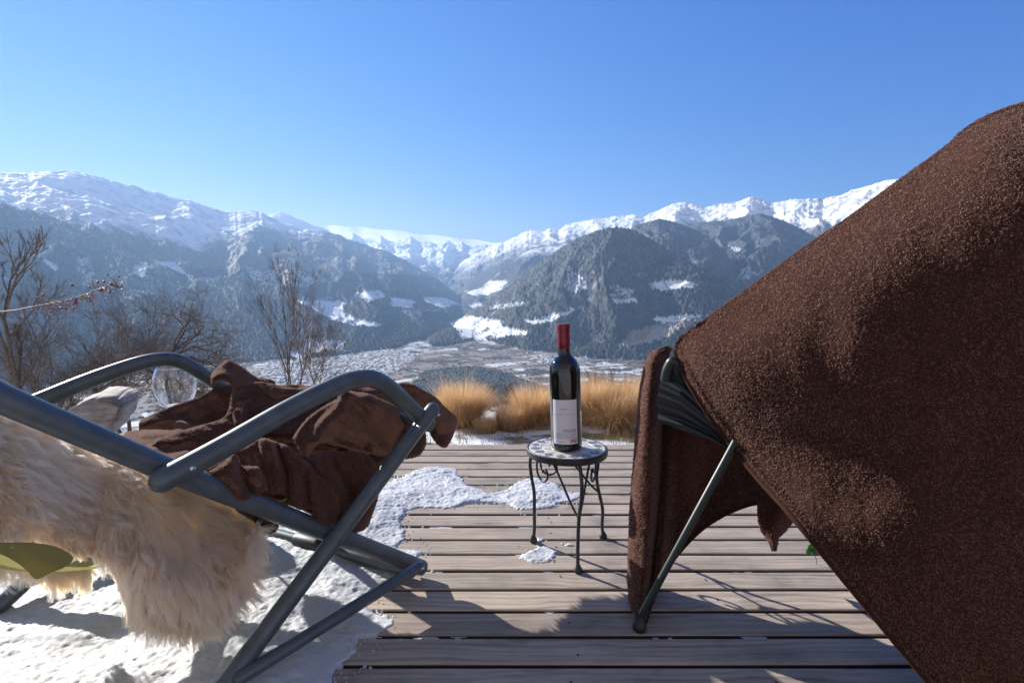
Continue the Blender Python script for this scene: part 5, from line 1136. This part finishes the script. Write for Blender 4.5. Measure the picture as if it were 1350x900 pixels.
def grow(tw, p, d, L, r, depth, rnd, gnarl=.25, split=(2, 3), angle=.6, up=.1, shrink=.72, minr=.0018, twig=True, trunk=None, seglen=5, side_p=.5):
    """one limb of seglen pieces, then its children"""
    q = p.copy(); dd = d.normalized(); n_ = seglen
    for i in range(n_):
        dd = (dd + Vector((rnd.gauss(0, 1), rnd.gauss(0, 1), rnd.gauss(0, 1))) * gnarl * .5 + Vector((0, 0, up * .3))).normalized()
        q2 = q + dd * (L / n_); r2 = max(r * (1 - .32 * (i + 1) / n_), minr); ra = max(r * (1 - .32 * i / n_), minr)
        (trunk if (trunk is not None) else tw).seg(q, q2, ra, r2)
        q = q2
        if depth > 0 and i >= 1 and rnd.random() < side_p:
            ax = Vector((rnd.gauss(0, 1), rnd.gauss(0, 1), rnd.gauss(0, 1))).cross(dd).normalized()
            nd = (dd * math.cos(angle * 1.3) + ax * math.sin(angle * 1.3)).normalized(); grow(tw, q, nd, L * shrink * rnd.uniform(.5, .8), r * .45, depth - 1, rnd, gnarl, split, angle, up, shrink, minr, twig, None, max(3, seglen - 1), side_p)
    if depth > 0:
        for _ in range(rnd.randint(*split)):
            ax = Vector((rnd.gauss(0, 1), rnd.gauss(0, 1), rnd.gauss(0, 1))).cross(dd).normalized(); an = angle * rnd.uniform(.5, 1.25)
            nd = (dd * math.cos(an) + ax * math.sin(an)).normalized()
            grow(tw, q, nd, L * shrink * rnd.uniform(.75, 1.15), r * .56, depth - 1, rnd, gnarl, split, angle, up, shrink, minr, twig, None, max(3, seglen - 1), side_p)
def bare_tree(px_, pbase, D, L, r, depth, seed, label, name='bare_tree', stems=1, spread=.1, cat='tree', group='leafless trees on the slope left of the deck', **kw):
    rnd = random.Random(seed); b_ = P(px_, pbase, D); t = empty(name, b_); tag(t, label, cat, group)
    tw_ = Twigs(); trs = []
    for s in range(stems):
        tr_ = Twigs(); trs.append(tr_)
        a = 2 * math.pi * s / max(stems, 1) + rnd.random(); d = Vector((math.cos(a) * spread, math.sin(a) * spread, 1)); 
        grow(tw_, b_ + Vector((math.cos(a), math.sin(a), 0)) * (.05 * (stems > 1)), d, L * rnd.uniform(.85, 1.1), r, depth, rnd, trunk=tr_, **kw)
    for tr_ in trs: tr_.mesh('trunk', mbark if stems < 3 else mtw, t, 9)
    tw_.mesh('crown', mtw, t, 4); return t
TR_ = [
 dict(px_=14, pbase=650, D=9.0, L=1.8, r=.085, depth=6, seed=11, gnarl=.16, angle=.52, up=.50, shrink=.60, minr=.0020, side_p=.62, label='tall dark bare tree at the left end of the slope, crown reaching the snowy ridge'),
 dict(px_=105, pbase=600, D=10.0, L=.86, r=.05, depth=6, seed=8, gnarl=.33, angle=.62, up=.20, shrink=.80, minr=.0018, side_p=.55, stems=3, spread=.55, label='brushy bare tree behind the twig with dried red berries'),
 dict(px_=222, pbase=555, D=9.5, L=.80, r=.070, depth=6, seed=12, gnarl=.40, angle=.80, up=.08, shrink=.84, minr=.0019, side_p=.62, label='old gnarled fruit tree with dense tangled crown behind the wine glass'),
 dict(px_=165, pbase=575, D=11.0, L=.7, r=.04, depth=5, seed=5, gnarl=.36, angle=.62, up=.18, shrink=.8, minr=.002, side_p=.55, stems=2, spread=.4, label='smaller tangled bare tree left of the old gnarled fruit tree'),
 dict(px_=285, pbase=550, D=10.5, L=.50, r=.035, depth=6, seed=31, gnarl=.40, angle=.75, up=.10, shrink=.82, minr=.0018, side_p=.45, stems=2, spread=.4, label='low tangled bare bush-like tree close behind the top of the brown heap'),
 dict(px_=68, pbase=590, D=11.5, L=.95, r=.045, depth=6, seed=23, gnarl=.34, angle=.6, up=.22, shrink=.78, minr=.0018, side_p=.40, stems=2, spread=.25, label='bare tree between the tall dark tree and the berry twig tip'),
 dict(px_=383, pbase=560, D=11.0, L=1.15, r=.024, depth=5, seed=9, gnarl=.12, angle=.30, up=.28, shrink=.70, minr=.0018, side_p=.34, stems=3, spread=.13, label='slender many-stemmed bare tree with upright branches above the brown heap'),
 dict(px_=415, pbase=545, D=12.5, L=.75, r=.016, depth=5, seed=14, gnarl=.16, angle=.42, up=.2, shrink=.72, minr=.0017, side_p=.4, stems=3, spread=.3, label='thin pale bare sapling right of the slender many-stemmed tree'),
]
for q in TR_: bare_tree(**q)
for i, (px_, pb, D, L, lab) in enumerate([(655, 560, 5.6, .16, 'bare twiggy bush seen left of the wine bottle'), (805, 555, 5.7, .19, 'bare twiggy bush above the grass right of the bottle'), (750, 556, 5.8, .15, 'bare twiggy bush directly behind the wine bottle'), (585, 560, 5.8, .13, 'bare twiggy bush by the leftmost grass clump')]):
    b_ = P(px_, pb, D); bare_tree(px_, pb, D, L, .006, 4, 40 + i, lab, 'bare_bush', stems=9, spread=.5, cat='bush', group='leafless bushes behind the dry grass', gnarl=.25, angle=.4, up=.2, shrink=.72, minr=.0011, side_p=.5)
# berry twig reaching in from the left
bt_ = empty('berry_twig', P(0, 410, 1.9)); tag(bt_, 'pale arching twig with dried red berries reaching in from the left edge', 'twig')
mtp, n, b = nt('pale_twig_bark'); b.inputs['Base Color'].default_value = (.17, .085, .07, 1); b.inputs['Roughness'].default_value = .6
mbe, n, b = nt('dried_berry'); b.inputs['Base Color'].default_value = (.22, .035, .03, 1); b.inputs['Roughness'].default_value = .5
mdl, n, b = nt('dry_leaf_bits'); b.inputs['Base Color'].default_value = (.42, .24, .16, 1); b.inputs['Roughness'].default_value = .8
rb3 = random.Random(6); main = catmull([P(-260, 440, 1.8), P(-120, 418, 1.85), P(0, 411, 1.9), (P(35, 406, 1.9)), P(62, 401, 1.91), P(90, 396, 1.92), P(110, 389, 1.93), P(130, 381, 1.94), P(148, 376, 1.95), P(160, 380, 1.95)], 8)
k = len(main); m = MB(); m.tube(main, [.0025 - .0015 * i / k for i in range(k)], 8); m.build('stem', mtp, bt_)
m = MB(); ml = MB()
for i in range(int(k * .38), k):
    if rb3.random() < .85:
        p = main[i]; 
        for _ in range(rb3.choice((1, 2, 2, 3))):
            d = Vector((rb3.gauss(.2, .8), rb3.gauss(0, .8), rb3.gauss(-.25, .7))).normalized(); L = rb3.uniform(.012, .055) * (.6 + i / k * .6)
            e = p + d * L; m.tube([p, p + d * L * .5 + Vector((0, 0, .003)), e], [.0011, .0009, .0007], 5)
            if rb3.random() < .5:
                mq = MB(); bmesh.ops.create_icosphere(mq.bm, subdivisions=2, radius=rb3.uniform(.003, .0052), matrix=Matrix.Translation(e)); mq.build('berry', mbe, bt_)
            else:
                q = Vector((rb3.gauss(0, 1), rb3.gauss(0, 1), rb3.gauss(0, 1))).normalized() * rb3.uniform(.006, .011); q2 = q.cross(d).normalized() * .004
                ml.mesh([e, e + q * .5 + q2, e + q, e + q * .5 - q2 + d * .002], [(0, 1, 2, 3)])
m.build('side_twigs', mtp, bt_); ml.build('dry_leaves', mdl, bt_, smooth=False)

# a small green leaf sprig growing up between the boards
lf = G(1074, 744); lfe = empty('green_sprig', lf); tag(lfe, 'small green three-lobed leaf sprouting between the boards by the big blanket', 'leaf')
mlf, n, b = nt('fresh_green_leaf'); b.inputs['Base Color'].default_value = (.05, .20, .045, 1); b.inputs['Roughness'].default_value = .5
tr = N(n, 'ShaderNodeBsdfTranslucent'); tr.inputs[0].default_value = (.10, .34, .06, 1); ms = N(n, 'ShaderNodeMixShader'); ms.inputs[0].default_value = .4
n.links.new(b.outputs[0], ms.inputs[1]); n.links.new(tr.outputs[0], ms.inputs[2]); n.links.new(ms.outputs[0], n.nodes['Material Output'].inputs['Surface'])
lc = P(1070, 724, lf.y - .004); m = MB(); m.tube(catmull([lf + Vector((0, 0, -.012)), lf + Vector((.004, 0, .012)), lc], 5), .0009, 6); m.build('stem', mlf, lfe)
for a in (math.radians(100), math.radians(215), math.radians(335)):
    m = MB(); vs = [lc]; k = 18; ex = Vector((math.cos(a), 0, math.sin(a))); ey = Vector((-math.sin(a), 0, math.cos(a)))
    for i in range(k + 1):
        q = (i / k - .5) * 2 * math.pi * .93; rr_ = .0085 * (1 - .12 * math.cos(q) ** 8); vs.append(lc + ex * (.0085 + rr_ * math.cos(q)) + ey * rr_ * math.sin(q) + Vector((0, -.003 * math.cos(q), .001 * math.sin(2 * q))))
    m.mesh(vs, [(0, i, i + 1) for i in range(1, k + 1)]); lo_ = m.build('leaflet', mlf, lfe); q_ = lo_.modifiers.new('t', 'SOLIDIFY'); q_.thickness = .0006
